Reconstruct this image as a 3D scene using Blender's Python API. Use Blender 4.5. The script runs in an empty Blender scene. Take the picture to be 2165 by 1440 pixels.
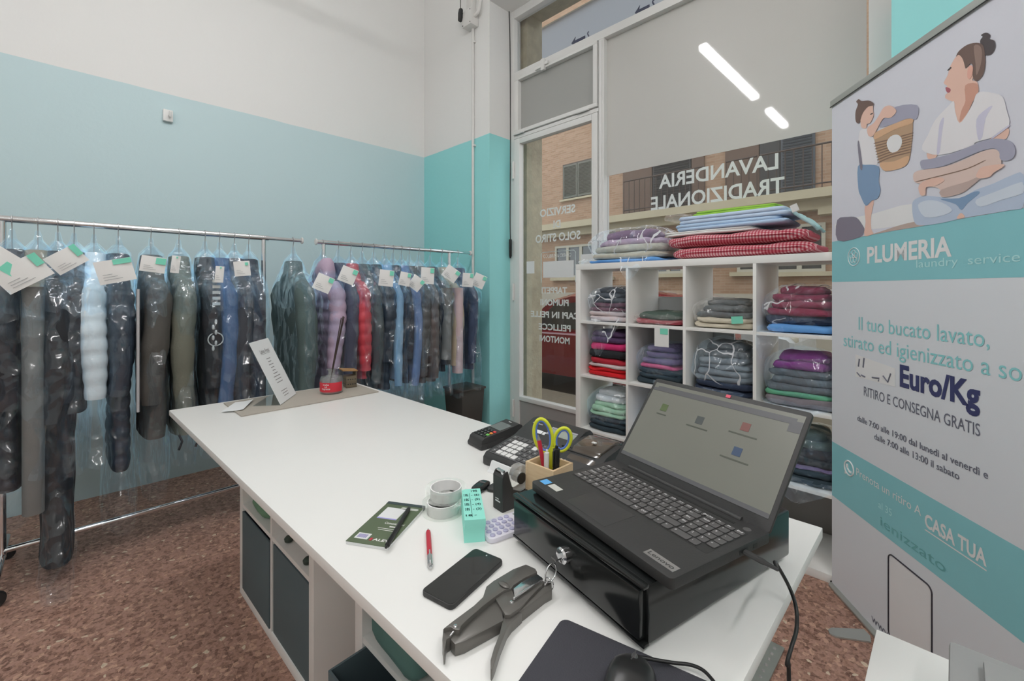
import bpy, bmesh, math, random
from mathutils import Vector, Matrix, noise
R = math.radians
S = bpy.context.scene
C = S.collection

# ---------------------------------------------------------------- camera, world, exposure
CAMH, F, HV, CU = 1.306, 935.0, 611.0, 1082.5      # eye height, focal length in pixels, horizon row, centre column (2165 x 1440)
cam_data = bpy.data.cameras.new('camera')
cam_data.sensor_width = 36.0
cam_data.lens = 36.0 * F / 2165.0
cam_data.shift_y = -(720.0 - HV) / 2165.0
cam_data.clip_start = 0.02
cam = bpy.data.objects.new('camera', cam_data)
cam.location = (0, 0, CAMH)
cam.rotation_euler = (R(90), 0, R(45))
C.objects.link(cam)
S.camera = cam
S.view_settings.view_transform = 'Standard'
S.view_settings.look = 'None'
S.view_settings.exposure = 0.5
S.view_settings.gamma = 1.0
S.view_settings.use_curve_mapping = False
S.cycles.transparent_max_bounces = 32
S.cycles.max_bounces = 10
S.cycles.diffuse_bounces = 5
S.cycles.glossy_bounces = 4
S.cycles.sample_clamp_indirect = 4.0

world = bpy.data.worlds.new('overcast_sky')
S.world = world
world.use_nodes = True
wb = world.node_tree.nodes['Background']
wb.inputs[0].default_value = (0.86, 0.93, 1.0, 1)
wb.inputs[1].default_value = 1.45
LAMP_W = 51.0

# where the eye line through a photograph position meets a level, the x plane, the y plane
def W(u, v, z):
    d = F * (CAMH - z) / (v - HV); l = (u - CU) / F * d
    return (.70711 * (l - d), .70711 * (l + d), z)
def XP(u, v, x):
    a = (u - CU) / F; d = x / .70711 / (a - 1); l = a * d
    return (x, .70711 * (l + d), CAMH + (HV - v) / F * d)
def YP(u, v, y):
    a = (u - CU) / F; d = y / .70711 / (1 + a); l = a * d
    return (.70711 * (l - d), y, CAMH + (HV - v) / F * d)

# ---------------------------------------------------------------- materials
def lin(c):
    c = c / 255.0
    return c / 12.92 if c <= .04045 else ((c + .055) / 1.055) ** 2.4
def A(r, g, b, k=1.3):
    return tuple(min(.92, lin(x) * k) for x in (r, g, b))
MATS = {}
def new_mat(name):
    m = bpy.data.materials.new(name); m.use_nodes = True
    return m, m.node_tree.nodes, m.node_tree.links
def M(name, col, rough=.5, metal=0.0, var=.06, vs=6.0, bump=0.0, bs=60.0, spec=.5, coat=0.0, alpha=1.0, emit=0.0, ior=None, coat_ior=None, coat_rough=.03):
    if name in MATS: return MATS[name]
    m, N, L = new_mat(name)
    b = N['Principled BSDF']
    b.inputs['Roughness'].default_value = rough
    b.inputs['Metallic'].default_value = metal
    b.inputs['Specular IOR Level'].default_value = spec
    b.inputs['Coat Weight'].default_value = coat
    b.inputs['Coat Roughness'].default_value = coat_rough
    if coat_ior: b.inputs['Coat IOR'].default_value = coat_ior
    if emit:
        b.inputs['Emission Color'].default_value = (*col, 1); b.inputs['Emission Strength'].default_value = emit
    tc = N.new('ShaderNodeTexCoord')
    if var > 0:
        n = N.new('ShaderNodeTexNoise'); n.inputs['Scale'].default_value = vs; n.inputs['Detail'].default_value = 3
        L.new(tc.outputs['Object'], n.inputs['Vector'])
        r = N.new('ShaderNodeMapRange')
        r.inputs['To Min'].default_value = 1 - var; r.inputs['To Max'].default_value = 1 + var
        L.new(n.outputs['Fac'], r.inputs['Value'])
        mx = N.new('ShaderNodeVectorMath'); mx.operation = 'SCALE'
        mx.inputs[0].default_value = col
        L.new(r.outputs[0], mx.inputs['Scale'])
        L.new(mx.outputs[0], b.inputs['Base Color'])
    else:
        b.inputs['Base Color'].default_value = (*col, 1)
    if bump > 0:
        n2 = N.new('ShaderNodeTexNoise'); n2.inputs['Scale'].default_value = bs; n2.inputs['Detail'].default_value = 4
        L.new(tc.outputs['Object'], n2.inputs['Vector'])
        bp = N.new('ShaderNodeBump'); bp.inputs['Strength'].default_value = bump; bp.inputs['Distance'].default_value = .01
        L.new(n2.outputs['Fac'], bp.inputs['Height']); L.new(bp.outputs[0], b.inputs['Normal'])
    MATS[name] = m
    return m

def wall_paint(name, low, high, split):
    m, N, L = new_mat(name)
    b = N['Principled BSDF']; b.inputs['Roughness'].default_value = .6; b.inputs['Specular IOR Level'].default_value = .25
    g = N.new('ShaderNodeNewGeometry'); sx = N.new('ShaderNodeSeparateXYZ'); L.new(g.outputs['Position'], sx.inputs[0])
    nz = N.new('ShaderNodeTexNoise'); nz.inputs['Scale'].default_value = 3.0
    L.new(g.outputs['Position'], nz.inputs['Vector'])
    ma = N.new('ShaderNodeMath'); ma.operation = 'MULTIPLY_ADD'; ma.inputs[1].default_value = .012
    L.new(nz.outputs['Fac'], ma.inputs[0]); L.new(sx.outputs['Z'], ma.inputs[2])
    gt = N.new('ShaderNodeMath'); gt.operation = 'GREATER_THAN'; gt.inputs[1].default_value = split + .006
    L.new(ma.outputs[0], gt.inputs[0])
    mx = N.new('ShaderNodeMix'); mx.data_type = 'RGBA'
    mx.inputs['A'].default_value = (*low, 1); mx.inputs['B'].default_value = (*high, 1)
    L.new(gt.outputs[0], mx.inputs['Factor']); L.new(mx.outputs['Result'], b.inputs['Base Color'])
    n2 = N.new('ShaderNodeTexNoise'); n2.inputs['Scale'].default_value = 30; n2.inputs['Detail'].default_value = 5
    L.new(g.outputs['Position'], n2.inputs['Vector'])
    bp = N.new('ShaderNodeBump'); bp.inputs['Strength'].default_value = .12; bp.inputs['Distance'].default_value = .01
    L.new(n2.outputs['Fac'], bp.inputs['Height']); L.new(bp.outputs[0], b.inputs['Normal'])
    return m

def terrazzo():
    m, N, L = new_mat('red_terrazzo')
    b = N['Principled BSDF']; b.inputs['Roughness'].default_value = .42; b.inputs['Specular IOR Level'].default_value = .4
    g = N.new('ShaderNodeNewGeometry')
    nz = N.new('ShaderNodeTexNoise'); nz.inputs['Scale'].default_value = 25; nz.inputs['Detail'].default_value = 2
    L.new(g.outputs['Position'], nz.inputs['Vector'])
    add = N.new('ShaderNodeMixRGB'); add.blend_type = 'ADD'; add.inputs[0].default_value = .025
    L.new(g.outputs['Position'], add.inputs[1]); L.new(nz.outputs['Color'], add.inputs[2])
    def vor(scale, ramp):
        v = N.new('ShaderNodeTexVoronoi'); v.inputs['Scale'].default_value = scale
        L.new(add.outputs[0], v.inputs['Vector'])
        r = N.new('ShaderNodeValToRGB'); L.new(v.outputs['Color'], r.inputs[0])
        r.color_ramp.interpolation = 'CONSTANT'
        e = r.color_ramp.elements
        e[0].position = 0; e[0].color = (*ramp[0][1], 1)
        e[1].position = ramp[1][0]; e[1].color = (*ramp[1][1], 1)
        for p, c in ramp[2:]:
            x = e.new(p); x.color = (*c, 1)
        return v, r
    base = A(146, 114, 101, 1.7)
    _, r1 = vor(72, [(0, A(98, 68, 58)), (.16, A(118, 88, 76)), (.36, base), (.62, A(150, 116, 100, 1.45)), (.78, A(178, 144, 124, 1.6)), (.9, A(208, 184, 162, 1.7))])
    v2, r2 = vor(170, [(0, A(108, 80, 68)), (.3, base), (.7, A(144, 112, 97, 1.45)), (.9, A(184, 158, 136, 1.45))])
    mx = N.new('ShaderNodeMix'); mx.data_type = 'RGBA'; mx.inputs['Factor'].default_value = .4
    L.new(r1.outputs[0], mx.inputs['A']); L.new(r2.outputs[0], mx.inputs['B'])
    # tile joints, 40 cm
    bt = N.new('ShaderNodeTexBrick'); bt.offset = 0; bt.inputs['Scale'].default_value = 1
    bt.inputs['Brick Width'].default_value = .4; bt.inputs['Row Height'].default_value = .4; bt.inputs['Mortar Size'].default_value = .0016
    bt.inputs['Color1'].default_value = (1, 1, 1, 1); bt.inputs['Color2'].default_value = (.93, .93, .93, 1); bt.inputs['Mortar'].default_value = (.82, .81, .8, 1)
    L.new(g.outputs['Position'], bt.inputs['Vector'])
    mu = N.new('ShaderNodeMixRGB'); mu.blend_type = 'MULTIPLY'; mu.inputs[0].default_value = 1
    L.new(mx.outputs['Result'], mu.inputs[1]); L.new(bt.outputs[0], mu.inputs[2])
    L.new(mu.outputs[0], b.inputs['Base Color'])
    return m

def plastic(name, tint, milk, milkcol, gloss=.55, rough=.13, bump=.9, scale=9.0, printed=False):
    m, N, L = new_mat(name)
    N.remove(N['Principled BSDF'])
    out = N['Material Output']
    tc = N.new('ShaderNodeTexCoord'); mp = N.new('ShaderNodeMapping'); mp.inputs['Scale'].default_value = (1.0, 1.0, .8)
    oi = N.new('ShaderNodeObjectInfo')
    ad = N.new('ShaderNodeVectorMath'); ad.operation = 'ADD'
    sc = N.new('ShaderNodeVectorMath'); sc.operation = 'SCALE'; sc.inputs[0].default_value = (7, 3, 5); L.new(oi.outputs['Random'], sc.inputs['Scale'])
    L.new(tc.outputs['Object'], ad.inputs[0]); L.new(sc.outputs[0], ad.inputs[1]); L.new(ad.outputs[0], mp.inputs[0])
    nz = N.new('ShaderNodeTexNoise'); nz.inputs['Scale'].default_value = scale; nz.inputs['Detail'].default_value = 3; nz.inputs['Distortion'].default_value = 1.2
    nz.noise_type = 'RIDGED_MULTIFRACTAL'
    L.new(mp.outputs[0], nz.inputs['Vector'])
    dv = N.new('ShaderNodeMixRGB'); dv.blend_type = 'ADD'; dv.inputs[0].default_value = .12
    nd = N.new('ShaderNodeTexNoise'); nd.inputs['Scale'].default_value = scale*.8; nd.inputs['Detail'].default_value = 2
    L.new(mp.outputs[0], nd.inputs['Vector']); L.new(mp.outputs[0], dv.inputs[1]); L.new(nd.outputs['Color'], dv.inputs[2])
    vo = N.new('ShaderNodeTexVoronoi'); vo.inputs['Scale'].default_value = scale*1.3; L.new(dv.outputs[0], vo.inputs['Vector'])
    hs = N.new('ShaderNodeMath'); hs.operation = 'MULTIPLY_ADD'; hs.inputs[1].default_value = .35
    L.new(nz.outputs['Fac'], hs.inputs[0]); L.new(vo.outputs['Distance'], hs.inputs[2])
    bp = N.new('ShaderNodeBump'); bp.inputs['Strength'].default_value = bump; bp.inputs['Distance'].default_value = .06
    L.new(hs.outputs[0], bp.inputs['Height'])
    tr = N.new('ShaderNodeBsdfTransparent'); tr.inputs[0].default_value = (*tint, 1)
    df = N.new('ShaderNodeBsdfDiffuse')
    mk = N.new('ShaderNodeMapRange'); mk.inputs['To Min'].default_value = milk*.4; mk.inputs['To Max'].default_value = milk*2.0
    L.new(nz.outputs['Fac'], mk.inputs['Value'])
    mc = N.new('ShaderNodeVectorMath'); mc.operation = 'SCALE'; mc.inputs[0].default_value = milkcol
    L.new(mk.outputs[0], mc.inputs['Scale']); L.new(mc.outputs[0], df.inputs[0])
    gl = N.new('ShaderNodeBsdfGlossy'); gl.inputs['Roughness'].default_value = rough
    L.new(bp.outputs[0], gl.inputs['Normal'])
    fr = N.new('ShaderNodeLayerWeight'); fr.inputs['Blend'].default_value = .5; L.new(bp.outputs[0], fr.inputs['Normal'])
    fp = N.new('ShaderNodeMath'); fp.operation = 'POWER'; fp.inputs[1].default_value = 4; L.new(fr.outputs['Facing'], fp.inputs[0])
    fm = N.new('ShaderNodeMath'); fm.operation = 'MULTIPLY_ADD'; fm.inputs[1].default_value = gloss; fm.inputs[2].default_value = .065
    L.new(fp.outputs[0], fm.inputs[0])
    cg = N.new('ShaderNodeCombineXYZ')
    for k in range(3): L.new(fm.outputs[0], cg.inputs[k])
    L.new(cg.outputs[0], gl.inputs[0])
    m1 = N.new('ShaderNodeAddShader'); L.new(df.outputs[0], m1.inputs[0]); L.new(gl.outputs[0], m1.inputs[1])
    m2 = N.new('ShaderNodeAddShader'); L.new(tr.outputs[0], m2.inputs[0]); L.new(m1.outputs[0], m2.inputs[1])
    last = m2
    if printed:
        v = N.new('ShaderNodeTexVoronoi'); v.feature = 'DISTANCE_TO_EDGE'; v.inputs['Scale'].default_value = 7
        nn = N.new('ShaderNodeTexNoise'); nn.inputs['Scale'].default_value = 6
        L.new(mp.outputs[0], nn.inputs['Vector'])
        aa = N.new('ShaderNodeMixRGB'); aa.blend_type = 'ADD'; aa.inputs[0].default_value = .22
        L.new(mp.outputs[0], aa.inputs[1]); L.new(nn.outputs['Color'], aa.inputs[2]); L.new(aa.outputs[0], v.inputs['Vector'])
        lt = N.new('ShaderNodeMath'); lt.operation = 'LESS_THAN'; lt.inputs[1].default_value = .022; L.new(v.outputs['Distance'], lt.inputs[0])
        nm = N.new('ShaderNodeTexNoise'); nm.inputs['Scale'].default_value = 4; L.new(mp.outputs[0], nm.inputs['Vector'])
        gt = N.new('ShaderNodeMath'); gt.operation = 'GREATER_THAN'; gt.inputs[1].default_value = .47; L.new(nm.outputs['Fac'], gt.inputs[0])
        mm = N.new('ShaderNodeMath'); mm.operation = 'MULTIPLY'; L.new(lt.outputs[0], mm.inputs[0]); L.new(gt.outputs[0], mm.inputs[1])
        m8 = N.new('ShaderNodeMath'); m8.operation = 'MULTIPLY'; m8.inputs[1].default_value = .75; L.new(mm.outputs[0], m8.inputs[0])
        wd = N.new('ShaderNodeBsdfDiffuse'); wd.inputs[0].default_value = (.85, .87, .9, 1)
        m3 = N.new('ShaderNodeMixShader'); L.new(m8.outputs[0], m3.inputs[0]); L.new(m2.outputs[0], m3.inputs[1]); L.new(wd.outputs[0], m3.inputs[2])
        last = m3
    L.new(last.outputs[0], out.inputs[0])
    return m

def glass(name, tint=(.93, .95, .95), gloss=.8, milk=0.0):
    m, N, L = new_mat(name)
    N.remove(N['Principled BSDF']); out = N['Material Output']
    tr = N.new('ShaderNodeBsdfTransparent'); tr.inputs[0].default_value = (*tint, 1)
    gl = N.new('ShaderNodeBsdfGlossy'); gl.inputs['Roughness'].default_value = .01
    tc = N.new('ShaderNodeTexCoord'); nz = N.new('ShaderNodeTexNoise'); nz.inputs['Scale'].default_value = 2.0
    L.new(tc.outputs['Object'], nz.inputs['Vector'])
    df = N.new('ShaderNodeBsdfDiffuse'); df.inputs[0].default_value = (.8, .82, .8, 1)
    mm = N.new('ShaderNodeMath'); mm.operation = 'MULTIPLY'; mm.inputs[1].default_value = milk; L.new(nz.outputs['Fac'], mm.inputs[0])
    m0 = N.new('ShaderNodeMixShader'); L.new(mm.outputs[0], m0.inputs[0]); L.new(tr.outputs[0], m0.inputs[1]); L.new(df.outputs[0], m0.inputs[2])
    fr = N.new('ShaderNodeLayerWeight'); fr.inputs['Blend'].default_value = .5
    fp = N.new('ShaderNodeMath'); fp.operation = 'POWER'; fp.inputs[1].default_value = 5; L.new(fr.outputs['Facing'], fp.inputs[0])
    fm = N.new('ShaderNodeMath'); fm.operation = 'MULTIPLY_ADD'; fm.inputs[1].default_value = gloss; fm.inputs[2].default_value = .035; L.new(fp.outputs[0], fm.inputs[0])
    mx = N.new('ShaderNodeMixShader'); L.new(fm.outputs[0], mx.inputs[0]); L.new(m0.outputs[0], mx.inputs[1]); L.new(gl.outputs[0], mx.inputs[2])
    L.new(mx.outputs[0], out.inputs[0])
    return m

def checks(name, c1, c2, c3, scale):
    m, N, L = new_mat(name)
    b = N['Principled BSDF']; b.inputs['Roughness'].default_value = .85
    tc = N.new('ShaderNodeTexCoord'); sx = N.new('ShaderNodeSeparateXYZ'); L.new(tc.outputs['Object'], sx.inputs[0])
    fs = []
    for ax, sub in (('X', None), ('Z', 'Y')):
        a = N.new('ShaderNodeMath'); a.operation = 'MULTIPLY'; a.inputs[1].default_value = scale
        if sub:
            s = N.new('ShaderNodeMath'); s.operation = 'ADD'; L.new(sx.outputs[ax], s.inputs[0]); L.new(sx.outputs[sub], s.inputs[1]); L.new(s.outputs[0], a.inputs[0])
        else: L.new(sx.outputs[ax], a.inputs[0])
        f = N.new('ShaderNodeMath'); f.operation = 'FRACT'; L.new(a.outputs[0], f.inputs[0])
        g = N.new('ShaderNodeMath'); g.operation = 'GREATER_THAN'; g.inputs[1].default_value = .5; L.new(f.outputs[0], g.inputs[0])
        fs.append(g)
    ad = N.new('ShaderNodeMath'); ad.operation = 'ADD'; L.new(fs[0].outputs[0], ad.inputs[0]); L.new(fs[1].outputs[0], ad.inputs[1])
    hv = N.new('ShaderNodeMath'); hv.operation = 'MULTIPLY'; hv.inputs[1].default_value = .5; L.new(ad.outputs[0], hv.inputs[0])
    r = N.new('ShaderNodeValToRGB'); L.new(hv.outputs[0], r.inputs[0]); r.color_ramp.interpolation = 'CONSTANT'
    e = r.color_ramp.elements; e[0].color = (*c1, 1); e[1].position = .75; e[1].color = (*c3, 1); x = e.new(.25); x.color = (*c2, 1)
    L.new(r.outputs[0], b.inputs['Base Color'])
    return m

def brick_mat(name, c1, c2, mortar, bw=.24, rh=.07):
    m, N, L = new_mat(name)
    b = N['Principled BSDF']; b.inputs['Roughness'].default_value = .9; b.inputs['Specular IOR Level'].default_value = .2
    tc = N.new('ShaderNodeNewGeometry'); sx = N.new('ShaderNodeSeparateXYZ'); cx = N.new('ShaderNodeCombineXYZ')
    L.new(tc.outputs['Position'], sx.inputs[0]); L.new(sx.outputs['X'], cx.inputs['X']); L.new(sx.outputs['Z'], cx.inputs['Y'])
    bt = N.new('ShaderNodeTexBrick'); bt.inputs['Scale'].default_value = 1; bt.inputs['Brick Width'].default_value = bw; bt.inputs['Row Height'].default_value = rh
    bt.inputs['Mortar Size'].default_value = .005; bt.inputs['Color1'].default_value = (*c1, 1); bt.inputs['Color2'].default_value = (*c2, 1); bt.inputs['Mortar'].default_value = (*mortar, 1)
    L.new(cx.outputs[0], bt.inputs['Vector']); L.new(bt.outputs[0], b.inputs['Base Color'])
    return m

def wood(name, c1, c2, scale=(3, 3, 40)):
    m, N, L = new_mat(name)
    b = N['Principled BSDF']; b.inputs['Roughness'].default_value = .5
    tc = N.new('ShaderNodeTexCoord'); mp = N.new('ShaderNodeMapping'); mp.inputs['Scale'].default_value = scale
    L.new(tc.outputs['Object'], mp.inputs[0])
    n = N.new('ShaderNodeTexNoise'); n.inputs['Scale'].default_value = 6; n.inputs['Detail'].default_value = 4; L.new(mp.outputs[0], n.inputs['Vector'])
    r = N.new('ShaderNodeValToRGB'); r.color_ramp.elements[0].color = (*c1, 1); r.color_ramp.elements[1].color = (*c2, 1)
    r.color_ramp.elements[0].position = .35; r.color_ramp.elements[1].position = .65
    L.new(n.outputs['Fac'], r.inputs[0]); L.new(r.outputs[0], b.inputs['Base Color'])
    return m

# ---------------------------------------------------------------- mesh building
class MB:
    def __init__(s): s.v = []; s.f = []
    def add(s, vs, fs, mat=None):
        o = len(s.v)
        for p in vs:
            p = Vector(p)
            s.v.append(tuple(mat @ p) if mat is not None else tuple(p))
        s.f += [tuple(i + o for i in f) for f in fs]
        return s
    def b2(s, x0, x1, y0, y1, z0, z1, mat=None):
        return s.add([(x0,y0,z0),(x1,y0,z0),(x1,y1,z0),(x0,y1,z0),(x0,y0,z1),(x1,y0,z1),(x1,y1,z1),(x0,y1,z1)],
                     [(0,3,2,1),(4,5,6,7),(0,1,5,4),(1,2,6,5),(2,3,7,6),(3,0,4,7)], mat)
    def box(s, c, d, mat=None):
        return s.b2(c[0]-d[0]/2, c[0]+d[0]/2, c[1]-d[1]/2, c[1]+d[1]/2, c[2]-d[2]/2, c[2]+d[2]/2, mat)
    def loft(s, secs, caps=True, mat=None):
        n = len(secs[0]); vs = [p for q in secs for p in q]; fs = []
        for i in range(len(secs) - 1):
            for j in range(n):
                k = (j + 1) % n
                fs.append((i*n+j, i*n+k, (i+1)*n+k, (i+1)*n+j))
        if caps:
            fs.append(tuple(range(n))[::-1]); fs.append(tuple(range((len(secs)-1)*n, len(secs)*n)))
        return s.add(vs, fs, mat)
    def tube(s, pts, r, n=8, caps=True, mat=None, flat=1.0):
        pts = [Vector(p) for p in pts]; secs = []; up = None
        for i, p in enumerate(pts):
            t = (pts[min(i+1, len(pts)-1)] - pts[max(i-1, 0)]).normalized()
            if up is None:
                up = Vector((0,0,1)) if abs(t.z) < .9 else Vector((1,0,0))
            a = t.cross(up)
            if a.length < 1e-5: a = t.cross(Vector((0,1,0)))
            a.normalize(); b = a.cross(t).normalized(); up = b
            rr = r[i] if isinstance(r, (list, tuple)) else r
            secs.append([p + a*rr*math.cos(2*math.pi*j/n) + b*rr*flat*math.sin(2*math.pi*j/n) for j in range(n)])
        return s.loft(secs, caps, mat)
    def ring(s, c, rad, r, n=24, m=8, axis='Z', mat=None):
        vs = []; fs = []
        for i in range(n):
            a = 2*math.pi*i/n
            for j in range(m):
                b = 2*math.pi*j/m
                x = (rad + r*math.cos(b))*math.cos(a); y = (rad + r*math.cos(b))*math.sin(a); z = r*math.sin(b)
                q = {'Z': (x,y,z), 'Y': (x,z,y), 'X': (z,x,y)}[axis]
                vs.append((c[0]+q[0], c[1]+q[1], c[2]+q[2]))
        for i in range(n):
            for j in range(m):
                fs.append((i*m+j, ((i+1)%n)*m+j, ((i+1)%n)*m+(j+1)%m, i*m+(j+1)%m))
        return s.add(vs, fs, mat)
    def lathe(s, prof, n=24, c=(0,0,0), mat=None, axis='Z'):
        secs = []
        for r, z in prof:
            q = []
            for j in range(n):
                a = 2*math.pi*j/n
                x, y = r*math.cos(a), r*math.sin(a)
                p = {'Z': (x,y,z), 'Y': (x,z,-y), 'X': (z,x,y)}[axis]
                q.append((c[0]+p[0], c[1]+p[1], c[2]+p[2]))
            secs.append(q)
        return s.loft(secs, True, mat)
    def prism(s, poly, z0, z1, mat=None):                 # outline in xy
        return s.loft([[(x,y,z0) for x,y in poly], [(x,y,z1) for x,y in poly]], True, mat)
    def prism_xz(s, poly, y0, y1, mat=None):              # outline in xz, seen from -y
        return s.loft([[(x,y1,z) for x,z in poly], [(x,y0,z) for x,z in poly]], True, mat)
    def prism_yz(s, poly, x0, x1, mat=None):
        return s.loft([[(x0,y,z) for y,z in poly], [(x1,y,z) for y,z in poly]], True, mat)
    def quad(s, a, b, c, d): return s.add([a,b,c,d], [(0,1,2,3)])
    def sup(s, w, d, h, e1=.5, e2=.35, nu=36, nv=14, nz=0.0, ns=8.0, seed=0, c=(0,0,0), mat=None, ripple=0):
        secs = []
        def sp(x, e): return math.copysign(abs(x)**e, x)
        for i in range(nv + 1):
            t = -math.pi/2 + math.pi*i/nv
            t = max(-1.52, min(1.52, t))
            q = []
            for j in range(nu):
                p = 2*math.pi*j/nu
                x = w/2*sp(math.cos(t), e1)*sp(math.cos(p), e2); y = d/2*sp(math.cos(t), e1)*sp(math.sin(p), e2); z = h/2 + h/2*sp(math.sin(t), e1)
                if nz:
                    nn = noise.noise_vector(Vector((x*ns+seed, y*ns+seed*2.3, z*ns*1.6))) * nz
                    x += nn.x; y += nn.y; z += nn.z * min(1, z/h*2+.1)
                if ripple:
                    k = 1 + ripple*math.sin(z*2*math.pi/.018 + 2*noise.noise(Vector((x*5+seed, y*5, 0))))
                    x *= k; y *= k
                q.append((c[0]+x, c[1]+y, c[2]+z))
            secs.append(q)
        return s.loft(secs, True, mat)
    def obj(s, name, mat, parent=None, smooth=0, bevel=0, seg=2, label=None, loc=None):
        me = bpy.data.meshes.new(name)
        me.from_pydata(s.v, [], s.f)
        bm = bmesh.new(); bm.from_mesh(me)
        bmesh.ops.recalc_face_normals(bm, faces=bm.faces)
        if bevel:
            es = [e for e in bm.edges if len(e.link_faces) == 2 and e.calc_face_angle(0) > .5]
            bmesh.ops.bevel(bm, geom=es, offset=bevel, segments=seg, profile=.6, affect='EDGES', clamp_overlap=True)
        bm.to_mesh(me); bm.free()
        if smooth or bevel:
            for p in me.polygons: p.use_smooth = True
            me.set_sharp_from_angle(angle=R(smooth if smooth else 40))
        me.materials.append(mat)
        return link(name, me, parent, label, loc)

def link(name, me, parent=None, label=None, loc=None):
    o = bpy.data.objects.new(name, me); C.objects.link(o)
    if parent is not None: o.parent = parent
    if label: o['label'] = label
    if loc: o.location = loc
    return o
def thing(name, label, cat, loc=(0,0,0), rz=0.0, group=None, rot=None):
    o = bpy.data.objects.new(name, None); C.objects.link(o)
    o.empty_display_size = .05
    o.location = loc; o.rotation_euler = rot if rot else (0, 0, rz)
    o['label'] = label; o['category'] = cat
    if group: o['group'] = group
    return o
def tag(o, label, cat, group=None):
    o['label'] = label; o['category'] = cat
    if group: o['group'] = group
    return o
def struct(o, label=None, cat=None):
    o['kind'] = 'structure'
    if label: o['label'] = label
    if cat: o['category'] = cat
    return o
def sempty(name, label, cat, loc=(0,0,0)):
    return struct(thing(name, label, cat, loc))
def lerp(a, b, t): return a + (b - a) * t
def interp(tab, x):
    if x <= tab[0][0]: return tab[0][1]
    for (a, p), (b, q) in zip(tab, tab[1:]):
        if x <= b: return lerp(p, q, (x-a)/(b-a))
    return tab[-1][1]
def smooth_path(pts, k=6):
    P = [Vector(p) for p in pts]; out = []
    for i in range(len(P)-1):
        p0, p1, p2, p3 = P[max(i-1,0)], P[i], P[i+1], P[min(i+2, len(P)-1)]
        for j in range(k):
            t = j/k
            out.append(.5*((2*p1)+(p2-p0)*t+(2*p0-5*p1+4*p2-p3)*t*t+(3*p1-p0-3*p2+p3)*t**3))
    out.append(P[-1]); return out

_txt = {}
def text_geo(s, bold=0.0, res=3):
    key = (s, bold, res)
    if key in _txt: return _txt[key]
    cu = bpy.data.curves.new('t', 'FONT'); cu.body = s; cu.size = 1; cu.resolution_u = res; cu.offset = bold; cu.fill_mode = 'FRONT'
    o = bpy.data.objects.new('t', cu); C.objects.link(o)
    dg = bpy.context.evaluated_depsgraph_get()
    me = bpy.data.meshes.new_from_object(o.evaluated_get(dg))
    vs = [tuple(v.co) for v in me.vertices]; fs = [tuple(p.vertices) for p in me.polygons]
    bpy.data.objects.remove(o); bpy.data.curves.remove(cu); bpy.data.meshes.remove(me)
    x0 = min(v[0] for v in vs); x1 = max(v[0] for v in vs)
    vs = [(v[0]-x0, v[1], 0) for v in vs]
    _txt[key] = (vs, fs, x1-x0)
    return _txt[key]
def put_text(mb, s, x, z, width=None, cap=None, y=0.0, mirror=False, bold=0.0, mat=None, align='l', flat=False):
    """lettering in the xz plane facing -y (or flat in xy); x,z is the left end of the base line"""
    vs, fs, w = text_geo(s, bold)
    sy = cap/.7 if cap else width/w
    sx = width/w if width else sy
    W_ = w*sx
    ox = x - (W_/2 if align == 'c' else W_ if align == 'r' else 0)
    q = []
    for a, b, _ in vs:
        px = ox + a*sx if not mirror else ox + W_ - a*sx
        q.append((px, z+b*sy, y) if flat else (px, y, z+b*sy))
    mb.add(q, fs, mat)
    return mb
# ================================================================ room shell
XL, YW, YG, XJ, XR = -3.817, 2.553, 2.84, -2.826, -.195     # left wall, street wall, glazing plane, window jambs
CEIL, YB, XE = 5.1, -2.4, 3.2
WHITE = A(206, 206, 204)
m_floor = terrazzo()
m_wall_l = wall_paint('pale_blue_and_white_wall_paint', A(170, 189, 192, 1.4), WHITE, 2.645)
m_wall_t = wall_paint('teal_and_white_wall_paint', A(136, 196, 196, 1.35), WHITE, 2.645)
m_wall_p = wall_paint('plain_white_wall_paint', WHITE, WHITE, 2.645)
m_grey = M('worn_grey_paint', A(184, 184, 182, 1.6), .45, var=.05, vs=4, bump=.06, bs=25)
m_greyd = M('grey_metal_panel', A(150, 148, 146, 1.2), .5, var=.05)
m_white = M('white_laminate', A(216, 216, 213, 1.3), .38, var=.015)
m_chrome = M('chrome', (.78, .78, .79), .12, 1.0, var=0)
m_steel = M('brushed_steel', (.6, .6, .61), .3, 1.0, var=.05)
m_black = M('black_plastic', A(30, 31, 31), .42, var=.03)
m_pvc = M('white_pvc', A(196, 195, 192), .5, var=.03)
m_glass = glass('window_glass', (.95, .96, .96), .9, .03)
m_film = M('frosted_window_film', (.56, .555, .525), .45, var=.03, vs=1.2, coat=1.0, coat_ior=1.75, coat_rough=.035)
m_letter, N_, L_ = new_mat('white_vinyl_letters')
N_['Principled BSDF'].inputs['Base Color'].default_value = (.84, .9, .89, 1); N_['Principled BSDF'].inputs['Roughness'].default_value = .6
tl_ = N_.new('ShaderNodeBsdfTranslucent'); tl_.inputs[0].default_value = (.84, .9, .89, 1)
mx_ = N_.new('ShaderNodeMixShader'); mx_.inputs[0].default_value = .4
L_.new(N_['Principled BSDF'].outputs[0], mx_.inputs[1]); L_.new(tl_.outputs[0], mx_.inputs[2]); L_.new(mx_.outputs[0], N_['Material Output'].inputs[0])

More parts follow.
